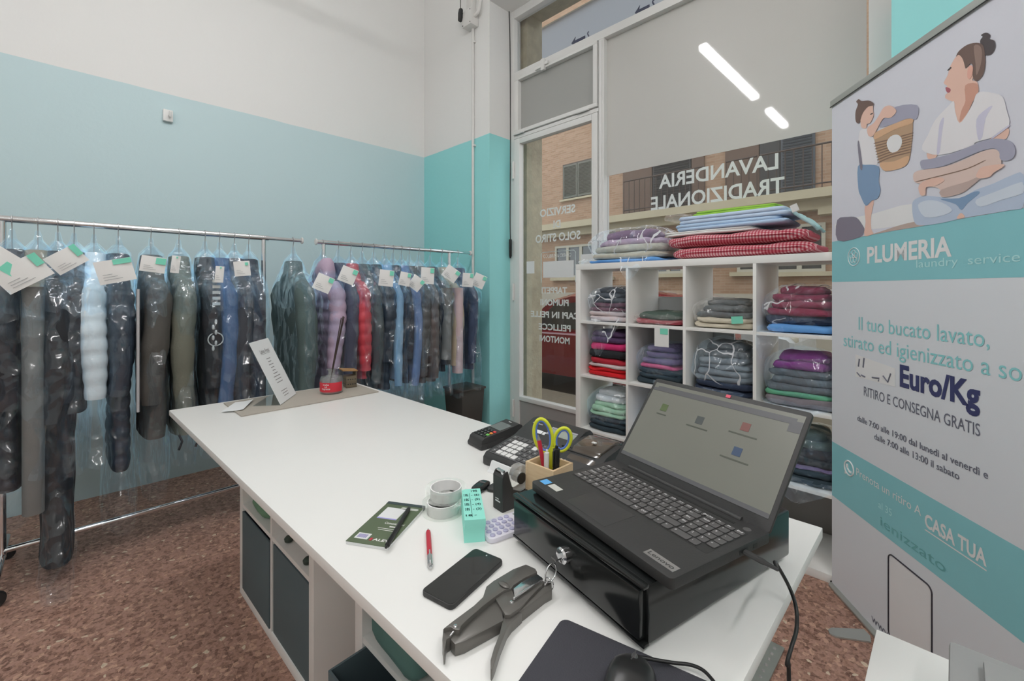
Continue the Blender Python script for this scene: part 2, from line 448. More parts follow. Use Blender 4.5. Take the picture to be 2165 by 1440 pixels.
struct(MB().b2(XL-.1, XE, YB-.1, YG+.12, -.12, 0).obj('floor', m_floor), 'red terrazzo floor', 'floor')
struct(MB().b2(XL-.12, XL, YB, YG+.1, 0, CEIL).obj('wall_left', m_wall_l), 'pale blue wall with white upper part behind the clothes racks', 'wall')
w = MB()
w.b2(XL-.1, XJ, YW, YG+.1, 0, CEIL); w.b2(XJ, XR, YW, YG+.1, 3.787, CEIL); w.b2(XR, XE, YW, YG+.1, 0, CEIL)
struct(w.obj('wall_front', m_wall_t), 'teal wall with white upper part around the shop window', 'wall')
struct(MB().b2(XL, XE, YB-.1, YB, 0, CEIL).obj('wall_rear', m_wall_p), 'plain white wall behind the camera', 'wall')
struct(MB().b2(XE, XE+.1, YB, YG+.1, 0, CEIL).obj('wall_right', m_wall_p), 'plain white wall to the right', 'wall')
struct(MB().b2(XL, XE, YB, YG+.1, CEIL, CEIL+.1).obj('ceiling', m_wall_p), 'plain white ceiling', 'ceiling')

# ---------------------------------------------------------------- lamps hung from the ceiling
m_tube = M('lit_lamp_diffuser', (1, .95, .86), .4, var=0)
nt = m_tube.node_tree; bs = nt.nodes['Principled BSDF']
bs.inputs['Emission Color'].default_value = (1, .985, .99, 1); bs.inputs['Emission Strength'].default_value = LAMP_W / (math.pi * .5)
def lamp(x, y0, y1, label):
    t = thing('ceiling_lamp', label, 'lamp', (x, (y0+y1)/2, 3.6), group='linear lamps hung from the ceiling')
    h = (y1-y0)/2
    MB().b2(-.035, .035, -h, h, -.03, .02).obj('diffuser', m_tube, t, bevel=.006)
    MB().b2(-.03, .03, -h, h, .02, .045).obj('housing', m_pvc, t)
    for s in (-1, 1):
        MB().tube([(0, s*h*.8, .045), (0, s*h*.8, CEIL-3.6)], .002, 6).obj('suspension_wire', m_steel, t)
lamp(-1.68, -.1, 1.46, 'lit linear lamp over the counter, nearer the window')
lamp(-1.68, -1.40, -.64, 'lit linear lamp over the counter, nearer the rear wall')
lamp(1.2, -.1, 1.46, 'added unseen fill lamp behind the camera, nearer the window')  # out-of-view lamp added to even out and brighten the room
lamp(1.2, -2.16, -.64, 'added unseen fill lamp behind the camera, nearer the rear wall')  # also added out of view, kept long for extra fill light

# ---------------------------------------------------------------- shop window
win = sempty('window_1', 'tall grey framed shop window with frosted upper film', 'window')
G0, G1 = 2.80, 2.875
def bar(name, x0, x1, z0, z1, par=win, y0=G0, y1=G1, bev=.004):
    return MB().b2(x0, x1, y0, y1, z0, z1).obj(name, m_grey, par, bevel=bev)
bar('frame_jamb', XJ, -2.775, 0, 3.787)
bar('frame_jamb', -.30, XR+.02, 0, 3.787)
bar('frame_head', -2.775, -.30, 3.715, 3.787)
bar('mullion', -1.885, -1.837, 0, 3.17)
bar('mullion', -1.872, -1.85, 0, 3.16, y0=2.79, y1=2.801)
bar('transom_bar', -2.775, -.30, 3.17, 3.232)
bar('transom_bar', -2.775, -1.885, 2.638, 2.668)
bar('sill_bar', -1.837, -.30, .30, .36)
MB().b2(-1.837, -.30, 2.82, 2.86, 0, .30).obj('sill_panel', m_greyd, win)
MB().b2(-1.837, -.30, 2.848, 2.853, .36, 3.17).obj('pane', m_glass, win)
MB().b2(-2.775, -.30, 2.848, 2.853, 3.232, 3.715).obj('pane', m_glass, win)
MB().b2(-1.837, -.3128, 2.845, 2.8475, 2.15, 3.17).obj('frosted_film', m_film, win)
MB().lathe([(.011, 0), (.011, .002), (0.004, .0035)], 12, (-.268, 2.80, 2.30), axis='Y').obj('screw_hole', m_black, win)
# opening light above the door
ow = MB()
x0, x1, z0, z1, t = -2.765, -1.892, 2.675, 3.165, .035
ow.b2(x0, x1, 2.788, 2.85, z0, z0+.03); ow.b2(x0, x1, 2.788, 2.85, z1-.02, z1); ow.b2(x0, x0+.05, 2.788, 2.85, z0+.03, z1-.02); ow.b2(x1-t, x1, 2.788, 2.85, z0+.03, z1-.02)
ol = ow.obj('opening_light', m_grey, win, bevel=.003)
MB().b2(x0+.05, x1-t, 2.83, 2.836, z0+.03, z1-.02).obj('frosted_film', M('grey_frosted_film', (.36, .365, .345), .4, var=.05, vs=1.5, coat=.7, coat_rough=.05), ol)
lt = MB(); lt.b2(-2.43, -2.395, 2.765, 2.79, 3.12, 3.215); lt.b2(-2.50, -2.43, 2.772, 2.788, 3.15, 3.17); lt.b2(-2.40, -2.36, 2.772, 2.785, 3.16, 3.185)
lt.obj('latch', m_grey, ol, bevel=.003)
for xx in (-2.70, -2.02):
    MB().tube([(xx-.06, 2.782, 2.672), (xx+.06, 2.782, 2.672)], .008, 8).obj('hinge', m_grey, ol, smooth=40)

def lettering(lines, par, yy, mat=m_letter, bold=.012, name='lettering'):
    for s, xc, z, wd, cap in lines:
        put_text(MB(), s, xc, z, wd, cap, yy, True, bold, align='c').obj(name, mat, par)
def glx(u, y): a = (u-CU)/F; return -y*(1-a)/(1+a)
lettering([('LAVANDERIA', (glx(1395, 2.86)+glx(1647, 2.86))/2, 1.992, glx(1647, 2.86)-glx(1395, 2.86), .088),
           ('TRADIZIONALE', (glx(1378, 2.86)+glx(1660, 2.86))/2, 1.852, glx(1660, 2.86)-glx(1378, 2.86), .088)], win, 2.8465, bold=.022)
# star drawn on the glass behind the blue sheets
st = MB(); pts = []
for k in range(15):
    a = R(80 + 11*k); r = .17 if k % 2 else .23
    pts.append((-1.02 + r*math.cos(a), 2.858, 1.56 + r*math.sin(a)))
st.tube(pts, .004, 5).obj('star_drawing', m_letter, win)

# ---------------------------------------------------------------- door
door = sempty('door_1', 'grey metal shop door with lettered glass beside the teal wall', 'door')
bar('stile', -2.77, -2.70, .02, 2.632, door, 2.792, 2.845)
bar('stile', -1.942, -1.89, .02, 2.632, door, 2.792, 2.845)
bar('rail', -2.70, -1.942, 2.584, 2.632, door, 2.792, 2.845)
bar('rail', -2.70, -1.942, .33, .365, door, 2.785, 2.845)
MB().b2(-2.70, -1.942, 2.80, 2.84, .02, .33).obj('kick_panel', m_greyd, door)
MB().b2(-2.70, -1.942, 2.822, 2.827, .365, 2.584).obj('pane', m_glass, door)
for zz in (2.36, 1.28, .25):
    MB().tube([(-2.772, 2.785, zz-.075), (-2.772, 2.785, zz+.075)], .011, 10).obj('hinge', m_grey, door, smooth=40)
lettering([('SERVIZIO', -2.30, 1.915, .37, .062), ('DI', -2.30, 1.81, .075, .058), ('SOLO STIRO', -2.30, 1.70, .47, .064),
           ('TAPPETI', -2.33, 1.27, .27, .05), ('PIUMONI', -2.33, 1.17, .30, .05), ('CAPI IN PELLE', -2.33, 1.068, .52, .05),
           ('PELLICCE', -2.33, .965, .34, .05), ('MONTONI', -2.33, .865, .32, .05)], door, 2.820, bold=.03)
lettering([('ORARIO al PUBBLICO', -2.30, 1.565, .29, .03)], door, 2.820, bold=.0)
fr = MB(); pts = [(-2.48, 2.831, 1.36), (-2.48, 2.831, 1.60), (-2.465, 2.831, 1.615), (-2.135, 2.831, 1.615), (-2.12, 2.831, 1.60), (-2.12, 2.831, 1.36)]
fr.tube(pts, .0025, 5).obj('hours_outline', m_letter, door)
m_paper = M('white_paper', A(208, 210, 210, 1.25), .8, var=.02)
MB().b2(-2.45, -2.13, 2.8205, 2.8218, 1.40, 1.535).obj('hours_notice', m_paper, door)
MB().b2(-2.64, -2.55, 2.8205, 2.8218, 1.44, 1.545).obj('paper_note', m_paper, door)
MB().b2(-2.06, -1.95, 2.8205, 2.8218, 1.47, 1.575).obj('paper_note', m_paper, door)
MB().tube([(-1.93, 2.79, 1.02), (-1.93, 2.74, 1.02), (-1.93, 2.735, 1.14), (-1.93, 2.79, 1.14)], .009, 8).obj('door_handle', m_steel, door, smooth=40)

# ---------------------------------------------------------------- wiring on the walls
con = thing('electrical_conduit', 'white plastic conduit running down the teal wall from a junction box', 'conduit', (-3.03, YW, 0))
MB().tube([(0, -.014, .02), (0, -.014, 3.62)], .0125, 10).obj('pipe', m_pvc, con, smooth=40)
MB().b2(-.06, .06, -.09, -.001, 3.62, 3.76).obj('junction_box', m_pvc, con, bevel=.006)
MB().b2(-.05, .03, -.05, -.001, 3.76, 4.6).obj('upper_trunking', m_pvc, con, bevel=.004)
MB().tube(smooth_path([(.06, -.045, 3.70), (.11, -.045, 3.72), (.125, -.04, 3.82), (.10, -.03, 4.1), (.10, -.03, 4.6)]), .016, 8).obj('flexible_pipe', m_pvc, con, smooth=40)
for zz in (2.58, 3.50):
    MB().b2(-.004, .026, -.022, -.001, zz-.008, zz+.008).obj('pipe_clip', m_pvc, con)
for sx in (-.05, .05):
    for sz in (3.635, 3.745): MB().lathe([(.005, 0), (.005, .002)], 8, (sx, -.0915, sz), axis='Y').obj('screw', m_black, con)
sw = thing('hanging_switch', 'black inline switch hanging on a cord beside the junction box', 'switch', (-3.10, YW-.10, 3.68))
MB().prism_xz([(-.012, 0), (.006, .0), (.02, .03), (.022, .10), (.014, .115), (-.010, .112), (-.022, .08), (-.024, .015)], -.012, .012).obj('switch_body', m_black, sw, bevel=.004)
MB().tube([(-.0, 0, .11), (0, 0, .9)], .0035, 6).obj('cord', m_black, sw)
cb = thing('pull_cord', 'thin black cord with a black grip hanging along the teal window jamb', 'cord', (XJ+.02, 2.77, 0))
MB().tube(smooth_path([(0, 0, 3.78), (.012, 0, 3.4), (.016, 0, 2.6), (.012, 0, 1.95), (.016, 0, 1.75)], 6), .0045, 6).obj('cord', m_black, cb)
MB().tube([(.016, 0, 1.75), (.016, 0, 1.745), (.016, 0, 1.60), (.014, 0, 1.58)], [.006, .014, .012, .006], 8).obj('grip', m_black, cb, smooth=40)
px = XP(357, 247, XL)
hk = thing('wall_hook', 'small grey hook fixed high on the pale blue wall', 'hook', (XL, px[1], px[2]))
MB().b2(.001, .03, -.035, .02, -.04, .04).obj('plate', m_grey, hk, bevel=.006)
MB().tube([(.03, .0, .0), (.055, .0, -.01), (.06, 0, .02)], .007, 8).obj('peg', m_grey, hk, smooth=40)

# ================================================================ street
m_conc = M('rough_concrete_render', A(182, 172, 148, 1.0), .95, var=.28, vs=14, bump=.6, bs=40)
m_pave = M('asphalt_pavement', A(138, 126, 106, .8), .95, var=.25, vs=30, bump=.3, bs=120)
m_road = M('brown_grey_asphalt', A(128, 118, 98, .8), .95, var=.3, vs=60, bump=.3, bs=140)
struct(MB().b2(-30, 20, YG+.12, 4.5, -.3, -.03).obj('trim_1', m_pave), 'grey pavement outside the shop door', 'pavement')
struct(MB().b2(-30, 20, 4.5, 10.2, -.4, -.2).obj('trim_2', m_road), 'brownish asphalt road outside', 'road')
struct(MB().b2(-30, 20, 10.2, 12.0, -.4, -.07).obj('trim_3', M('far_pavement', A(186, 178, 158, .75), .9, var=.12)), 'pale pavement across the street', 'pavement')
o = MB(); o.b2(-8, -2.75, YG+.1, 3.15, -.1, 6.5); o.b2(-2.75, .2, YG+.1, 3.15, 3.82, 6.5); o.b2(-.15, 6, YG+.1, 3.15, -.1, 6.5)
struct(o.obj('wall_outer', m_conc), 'rough concrete outer wall around the shop window', 'wall')
sg = thing('street_sign_board', 'pale blue grey sign board with arrows above the shop window, seen from behind', 'sign', (0, 3.19, 0))
m_sign, N_, L_ = new_mat('translucent_sign_plastic')
tl_ = N_.new('ShaderNodeBsdfTranslucent'); tl_.inputs[0].default_value = (.62, .70, .80, 1)
mx_ = N_.new('ShaderNodeMixShader'); mx_.inputs[0].default_value = .75
N_['Principled BSDF'].inputs['Base Color'].default_value = (*A(168, 178, 190, .8), 1)
L_.new(N_['Principled BSDF'].outputs[0], mx_.inputs[1]); L_.new(tl_.outputs[0], mx_.inputs[2]); L_.new(mx_.outputs[0], N_['Material Output'].inputs[0])
MB().quad((-2.80, .002, 3.10), (.1, .002, 3.10), (.1, .002, 3.79), (-2.80, .002, 3.79)).obj('board', m_sign, sg)
MB().b2(-2.80, .1, 0, .02, 3.79, 3.805).obj('board_edge', m_grey, sg)
ar = MB(); m_navy = M('navy_print', A(58, 66, 104, 1), .6, var=0)
for (u0, v0, u1, v1) in ((1208, 93, 1237, 77), (1342, 28, 1373, 12)):
    p, q = YP(u0, v0, 3.185), YP(u1, v1, 3.185)
    zc = (p[2]+q[2])/2; 
    ar.prism_xz([(p[0], zc), (p[0]+.045, zc+.042), (p[0]+.036, zc+.012), (q[0], zc+.012), (q[0], zc-.012), (p[0]+.036, zc-.012), (p[0]+.045, zc-.042)], -.006, -.001)
    put_text(ar, '?', q[0]+.02, zc-.035, None, .07, -.004, True, .01)
ar.obj('arrow_print', m_navy, sg)

# building across the street
YF = 12.0
m_brick = brick_mat('brown_brickwork', A(190, 154, 126, .74), A(172, 136, 108, .74), A(188, 166, 142, .74))
m_stone = M('pale_stone', A(196, 182, 152, .8), .9, var=.1, vs=3)
m_shut = M('grey_green_shutter', A(112, 110, 96, .75), .7, var=.05)
m_dark = M('dark_interior', A(64, 58, 54, .7), .6, var=.1)
m_iron = M('brown_iron', A(82, 62, 50, .7), .6, var=.1)
m_fr = M('cream_window_frame', A(196, 188, 168, .8), .6, var=.04)
m_brown = M('brown_timber', A(110, 84, 66, .75), .7, var=.12)
m_wg = M('dark_window_glass', A(84, 84, 82, .8), .12, var=.08, coat=.5)
bl = thing('brick_building', 'brown brick building across the street with shuttered windows and a balcony', 'building', (0, YF, -.07))
B0 = -.07
def bz(z): return z - B0
MB().b2(-18, 8, 0, .4, bz(1.18), 13).obj('brick_wall', m_brick, bl)
MB().b2(-18, 8, -.05, .4, 0, bz(1.18)).obj('plinth', M('pale_plinth_render', A(190, 180, 162, .78), .9, var=.1), bl)
def shutters(u0, v0, u1, v1):
    a, b = YP(u0, v1, YF), YP(u1, v0, YF)
    x0, x1, z0, z1 = a[0], b[0], bz(YP(u0, v1, YF)[2]), bz(YP(u0, v0, YF)[2])
    wp = MB().b2(x0-.05, x1+.05, -.02, .02, z0-.04, z1+.05).obj('window_surround', m_iron, bl)
    MB().b2(x0-.12, x1+.1, -.12, .0, z0-.1, z0-.04).obj('window_sill', m_stone, bl)
    xm = (x0+x1)/2
    for p, q in ((x0, xm-.01), (xm+.01, x1)):
        f = MB(); f.b2(p, p+.05, -.06, -.02, z0, z1); f.b2(q-.05, q, -.06, -.02, z0, z1); f.b2(p+.05, q-.05, -.06, -.02, z0, z0+.06); f.b2(p+.05, q-.05, -.06, -.02, z1-.06, z1)
        sh = f.obj('shutter', m_shut, bl)
        n = 22
        me = None
        for k in range(n):
            zz = z0+.06+(z1-z0-.12)*(k+.5)/n
            if me is None:
                s = MB().b2(p+.05-p, q-.05-p, -.012, .012, -.012, .012, Matrix.Rotation(R(35), 4, 'X')).obj('slat', m_shut, sh, loc=(p, -.04, zz)); me = s.data
            else: link('slat', me, sh, None, (p, -.04, zz))
shutters(1193, 352, 1254, 421)
def plainwin(u0, v0, u1, v1, panes=2, vs_=None, frame=m_fr, gl=m_wg, sill=True):
    x0, x1 = YP(u0, v1, YF)[0], YP(u1, v0, YF)[0]
    z0, z1 = bz(YP(u1, v1, YF)[2]), bz(YP(u1, v0, YF)[2])
    f = MB(); t = .07
    f.b2(x0, x0+t, -.07, .01, z0, z1); f.b2(x1-t, x1, -.07, .01, z0, z1); f.b2(x0+t, x1-t, -.07, .01, z0, z0+t); f.b2(x0+t, x1-t, -.07, .01, z1-t, z1)
    for k in range(1, panes):
        xm = lerp(x0, x1, k/panes); f.b2(xm-.05, xm+.05, -.07, .01, z0+t, z1-t)
    wf = f.obj('window_frame', frame, bl)
    for k in range(panes):
        a = lerp(x0, x1, k/panes)+.055; b = lerp(x0, x1, (k+1)/panes)-.055
        MB().b2(a, b, -.03, -.005, z0+t, z1-t).obj('pane', gl, wf)
    if sill: MB().b2(x0-.15, x1+.15, -.16, 0, z0-.1, z0).obj('window_sill', m_stone, bl)
plainwin(1176, 512, 1290, 585, 4)
plainwin(1385, 540, 1446, 578, 2)
plainwin(1560, 505, 1600, 575, 1)
plainwin(1640, 470, 1746, 574, 2)
zsl = bz(3.30)
MB().b2(-11, 6, -.55, 0, zsl, zsl+.2).obj('balcony_slab', m_stone, bl)
MB().b2(-11, 6, -.25, 0, zsl-.22, zsl).obj('slab_moulding', m_stone, bl)
def bdoor(u0, u1, mat, slats=False):
    x0, x1 = glx(u0, YF), glx(u1, YF)
    d = MB().b2(x0, x1, -.06, 0, zsl+.2, zsl+2.7).obj('balcony_door', mat, bl)
    if slats:
        me = None
        for k in range(34):
            zz = zsl+.26+k*.07
            if me is None: s = MB().b2(.05, x1-x0-.05, -.03, 0, -.018, .018, Matrix.Rotation(R(30), 4, 'X')).obj('slat', mat, d, loc=(x0, -.065, zz)); me = s.data
            else: link('slat', me, d, None, (x0, -.065, zz))
bdoor(1319, 1380, m_brown); bdoor(1382, 1462, m_dark, True); bdoor(1464, 1490, m_brown)
bdoor(1535, 1606, m_brown); bdoor(1608, 1650, m_dark); bdoor(1652, 1724, M('slate_shutter', A(86, 88, 92, .75), .6), True)
for (u0, u1) in ((1319, 1490), (1535, 1600), (1606, 1780)):
    x0, x1 = glx(u0, YF-.5), glx(u1, YF-.5)
    rl = MB(); rl.tube([(x0, -.5, zsl+1.15), (x1, -.5, zsl+1.15)], .022, 6); rl.tube([(x0, -.5, zsl+.3), (x1, -.5, zsl+.3)], .018, 6)
    r_ = rl.obj('balcony_rail', m_iron, bl)
    n = max(3, int((x1-x0)/.16)); me = None
    for k in range(n+1):
        if me is None: me = MB().tube([(0, 0, zsl+.2), (0, 0, zsl+1.15)], .011, 5).obj('baluster', m_iron, r_, loc=(x0, -.5, 0)).data
        else: link('baluster', me, r_, None, (lerp(x0, x1, k/n), -.5, 0))
MB().b2(glx(1735, YF), glx(1790, YF), -.3, 0, bz(2.95), bz(3.12)).obj('lamp_bracket', m_stone, bl)

# cars
def car(label, x0, y0, L, Wd, H, col, face, name='parked_car'):
    """side profile in local x (0..L, nose at x=0), width along y, standing on the road"""
    t = thing(name, label, 'car', (x0 if face < 0 else x0+L, y0, -.2))
    sg_ = 1 if face < 0 else -1
    def X(x): return sg_*x
    m_b = M(col[0], col[1], .25, var=.02, coat=.8)
    low = [(0.0, .35), (.02, .62), (.12, .74), (.95, .88), (1.05, .92), (L-.25, .96), (L-.05, .9), (L, .55), (L-.03, .3), (.1, .26)]
    secs = []
    for yy, k in ((0, .04), (.05, .01), (.14, 0), (Wd-.14, 0), (Wd-.05, .01), (Wd, .04)):
        secs.append([(X(min(max(x, k*2), L-k*2)), yy, z - k*(1.6 if z > .7 else -.5)) for x, z in low])
    MB().loft(secs).obj('body', m_b, t, smooth=35)
    roof = [(1.0, .9), (1.62, H-.12), (2.0, H-.02), (2.9, H), (L-.45, H-.06), (L-.12, .93)]
    secs = []
    for yy, ins in ((.06, 0), (.2, 1), (Wd-.2, 1), (Wd-.06, 0)):
        secs.append([(X(x), yy if z < 1 else (yy), z if ins else (z if z < 1.0 else .9+(z-.9)*.9)) for x, z in roof])
    MB().loft(secs).obj('cabin', m_b, t, smooth=35)
    for side in (0, 1):
        yy = .05 if side == 0 else Wd-.05; yo = -.012 if side == 0 else .012; k = .145 if side == 0 else -.145
        def P(x, z): return (X(x), yy+yo+max(0, z-.93)/(H-.9)*0.0, z)
        for poly in ([(1.28, .95), (1.72, H-.2), (2.32, H-.13), (2.32, .95)], [(2.40, .95), (2.40, H-.13), (L-.75, H-.17), (L-.45, .97)]):
            b = MB(); a = [P(*q) for q in poly]; c_ = [(p[0], p[1]+(.02 if side == 0 else -.02), p[2]) for p in a]
            b.loft([a, c_]).obj('side_window', m_wg, t)
        MB().tube([(X(2.1), yy-.02 if side == 0 else yy+.02, .8), (X(2.28), yy-.02 if side == 0 else yy+.02, .81)], .016, 6).obj('door_handle', m_chrome, t)
        for wx in (.68, L-.72):
            wy = .02 if side == 0 else Wd-.2
            wh = MB().lathe([(.10, 0), (.29, 0), (.31, .03), (.31, .15), (.29, .18), (.1, .18)], 24, (X(wx), wy, .31), axis='Y').obj('wheel', M('tyre_rubber', A(34, 34, 34), .8), t, smooth=40)
            MB().lathe([(.05, 0), (.19, .0), (.2, .02), (.2, .03)], 20, (X(wx), wy-.012 if side == 0 else wy+.165, .31), axis='Y').obj('hub_cap', m_steel, wh, smooth=40)
        MB().sup(.2, .1, .14, .7, .7, 14, 8, c=(X(1.35), -.06 if side == 0 else Wd+.06, .93)).obj('wing_mirror', m_b, t, smooth=60)
    ws = MB(); ws.loft([[(X(1.06), .2, .95), (X(1.56), .2, H-.16), (X(1.56), Wd-.2, H-.16), (X(1.06), Wd-.2, .95)], [(X(1.04), .2, .98), (X(1.54), .2, H-.13), (X(1.54), Wd-.2, H-.13), (X(1.04), Wd-.2, .98)]]).obj('windscreen', m_wg, t)
    for yy in (.12, Wd-.42): MB().sup(.12, .3, .14, .6, .6, 14, 8, c=(X(.08), yy+.15, .58)).obj('headlight', m_fr, t, smooth=60)
    return t
car('red hatchback parked outside the shop door', -5.75, 4.85, 3.75, 1.65, 1.48, ('red_car_paint', A(150, 30, 38, .9)), -1)
car('pale grey car parked across the street', -6.0, 8.2, 4.2, 1.7, 1.46, ('pale_grey_car_paint', A(206, 208, 206, .8)), 1)
car('dark saloon parked behind the red hatchback', -13.5, 8.0, 4.3, 1.7, 1.55, ('dark_car_paint', A(40, 42, 46, .9)), 1)
# ================================================================ cube shelf in the window
SX0, SY0, SY1, ST, CELL, TO, TI = -1.783, 2.383, 2.773, 1.47, .3365, .038, .016
shelf = thing('cube_shelf', 'white open cube shelf of four by four cells in front of the window', 'shelf', (SX0, SY0, 0))
SW = 2*TO + 4*CELL + 3*TI; SD = SY1-SY0
MB().b2(0, SW, 0, SD, ST-TO, ST).obj('top_panel', m_white, shelf, bevel=.0015)
MB().b2(0, SW, 0, SD, 0, TO).obj('bottom_panel', m_white, shelf, bevel=.0015)
for x in (0, SW-TO): MB().b2(x, x+TO, 0, SD, TO, ST-TO).obj('side_panel', m_white, shelf, bevel=.0015)
for k in range(3):
    x = TO + CELL*(k+1) + TI*k
    MB().b2(x, x+TI, .001, SD, TO, ST-TO).obj('divider', m_white, shelf, bevel=.001)
CH = (ST-2*TO-3*TI)/4
me = None
for c in range(4):
    for r in range(3):
        p = (TO+c*(CELL+TI), .002, TO+CH*(r+1)+TI*r)
        if me is None: me = MB().b2(.0002, CELL-.0002, 0, SD-.002, 0, TI).obj('shelf_board', m_white, shelf, bevel=.001, loc=p).data
        else: link('shelf_board', me, shelf, None, p)
def cell(c, r):        # column from the left, row from the top: centre x, front y, floor z, of a cell
    return (SX0+TO+c*(CELL+TI)+CELL/2, SY0, TO+(3-r)*(CH+TI)) 
gb = tag(MB().b2(-1.62, -.92, 2.776, 2.796, .37, 1.255).obj('grey_board', M('pale_grey_board', A(188, 191, 192, 1.15), .6, var=.02)), 'pale grey board standing against the window behind the shelf', 'board')

# ================================================================ counter
CX0, CX1, CY0, CY1, CT = -2.315, -.19, .295, 1.11, .80
TT = .022
tag(MB().prism([(-2.316, .293), (-.19, .356), (-.197, 1.128), (-2.298, 1.092)], CT-TT, CT).obj('shop_counter', m_white, bevel=.002), 'large white counter top across two shelf units', 'counter')
m_box = M('dark_slate_box', A(70, 84, 89, 1.6), .6, var=.04)
m_boxi = M('dark_box_lining', A(56, 66, 74, 1.5), .8, var=.05)
UA = R(1.3)
def UY(x): return .518+.0227*(x+2.176)
def unit(x0, label):
    t = thing('counter_shelf_unit', label, 'shelf unit', (x0, UY(x0), 0), UA, group='white cube shelf units under the counter')
    w_, d_, h_ = .77, .39, CT-TT
    MB().b2(0, w_, 0, d_, h_-.038, h_).obj('top_panel', m_white, t, bevel=.0015)
    MB().b2(0, w_, 0, d_, 0, .038).obj('bottom_panel', m_white, t, bevel=.0015)
    for x in (0, w_-.038): MB().b2(x, x+.038, 0, d_, .038, h_-.038).obj('side_panel', m_white, t, bevel=.0015)
    MB().b2(.377, .393, .001, d_, .038, h_-.038).obj('divider', m_white, t)
    for x in (.0382, .3932): MB().b2(x, x+.3386, .002, d_, .376, .392).obj('shelf_board', m_white, t)
    MB().b2(.038, w_-.038, d_-.006, d_, .038, h_-.038).obj('back_panel', m_white, t)
    return t
unit(-2.176, 'white two by two cube shelf unit under the far end of the counter')
unit(-1.137, 'white two by two cube shelf unit under the near end of the counter')
def sbox(x, y, label, tilt=0.0, z=.0385):
    t = thing('storage_box', label, 'storage box', (x, UY(x)+y, z), group='dark slate storage boxes under the counter', rot=(tilt, 0, UA))
    w_, d_, h_, k = .328, .37, .325, .006
    MB().b2(0, w_, 0, k, 0, h_).obj('front_panel', m_box, t, bevel=.001)
    MB().b2(0, w_, d_-k, d_, 0, h_).obj('back_panel', m_box, t, bevel=.001)
    for xx in (0, w_-k): MB().b2(xx, xx+k, k, d_-k, 0, h_).obj('side_panel', m_box, t)
    MB().b2(k, w_-k, k, d_-k, 0, .005).obj('bottom_panel', m_boxi, t)
sbox(-2.133, -.002, 'dark slate box in the lower cell at the far end of the counter')
sbox(-1.778, .004, 'dark slate box in the second lower cell from the far end')
sbox(-1.094, -.085, 'dark slate open box pulled out from the near unit', .02)
m_teal_cloth = M('teal_mottled_paper', A(84, 122, 118, 1.2), .8, var=.3, vs=9)
q = thing('teal_parcel', 'mottled teal paper parcel in the upper cell of the near unit', 'parcel', (-.96, .645, .393))
MB().sup(.21, .22, .29, .35, .3, 28, 12, .012, 9, 3).obj('wrapping', m_teal_cloth, q, smooth=60)
MB().b2(-.108, .108, -.112, .112, .14, .155).obj('paper_band', M('darker_teal_band', A(60, 96, 92, 1.2), .8), q, bevel=.004)
gp = thing('green_bundle', 'folded green cloth in the upper cell at the far end', 'cloth', (-2.0, .615, .393))
for k in range(3): MB().sup(.2, .24, .05, .5, .35, 24, 8, .008, 8, k, c=(0, .04, k*.045)).obj('fold', M('soft_green_cloth', A(112, 150, 122, 1.1), .9, var=.08), gp, smooth=60)
for k, (x, lab) in enumerate(((-1.70, 'small dark clip on the shelf under the counter, nearer the far end'), (-1.52, 'small dark knob on the shelf under the counter, nearer the near end'))):
    MB_ = MB().lathe([(.004, 0), (.014, .004), (.016, .014), (.009, .022), (.002, .024)], 14, (x, .56, .392))
    tag(MB_.obj('small_knob', M('dark_green_plastic', A(50, 62, 54), .5), smooth=40), lab, 'knob')

# white side cabinet and the grey machine on it, at the near right
sc = thing('side_cabinet', 'white low cabinet at the near right, beside the counter', 'cabinet', (-.09, .42, 0))
MB().b2(0, .5, 0, .513, .72, .75).obj('top_panel', m_white, sc, bevel=.002)
MB().b2(.01, .49, .01, .50, .05, .72).obj('body', m_white, sc, bevel=.002)
MB().b2(.02, .48, .50, .508, .07, .70).obj('door', m_white, sc, bevel=.002)
MB().b2(.03, .47, .04, .46, 0, .05).obj('plinth', m_greyd, sc)
m_gm = M('mid_grey_plastic', A(150, 151, 150, 1.1), .5, var=.06, vs=3)
pr = thing('grey_machine', 'grey plastic machine standing on the white side cabinet', 'machine', (-.005, .46, .7505))
MB().b2(0, .38, 0, .376, 0, .085).obj('body', m_gm, pr, bevel=.006)
MB().b2(.03, .35, .03, .34, .085, .098).obj('lid', m_gm, pr, bevel=.004)
MB().b2(.05, .33, .376, .381, .02, .05).obj('slot', m_black, pr)

# floor hatch and bin
fh = thing('floor_hatch', 'grey metal plate on the floor between counter and shelf', 'floor plate', (0, 0, 0))
p1 = W(1659, 1374, 0); p0 = (p1[0]-.55, p1[1]-.02)
MB().b2(p1[0]-.6, p1[0], p1[1]-.62, p1[1], 0.0005, .008).obj('plate', M('worn_galvanised_plate', A(150, 155, 148, 1.1), .45, .3, var=.12, vs=12), fh, bevel=.002)
for k in range(18): MB().lathe([(.006, 0), (.004, .003)], 8, (p1[0]-.025, p1[1]-.03-k*.033, .008)).obj('rivet', m_greyd, fh)
wbn = thing('waste_bin', 'dark grey tall waste bin in the teal corner behind the rack', 'bin', (-2.93, 2.36, 0))
m_bin = M('dark_bin_plastic', A(62, 60, 56, 1.1), .5, var=.04)
s = []
for z, k in ((0, .095), (.47, .122)): s.append([(sx*k, sy*k*1.0, z) for sx, sy in ((-1,-1),(1,-1),(1,1),(-1,1))])
MB().loft(s).obj('body', m_bin, wbn, bevel=.01)
MB().b2(-.13, .13, -.13, .13, .465, .485).obj('rim', m_bin, wbn, bevel=.006)

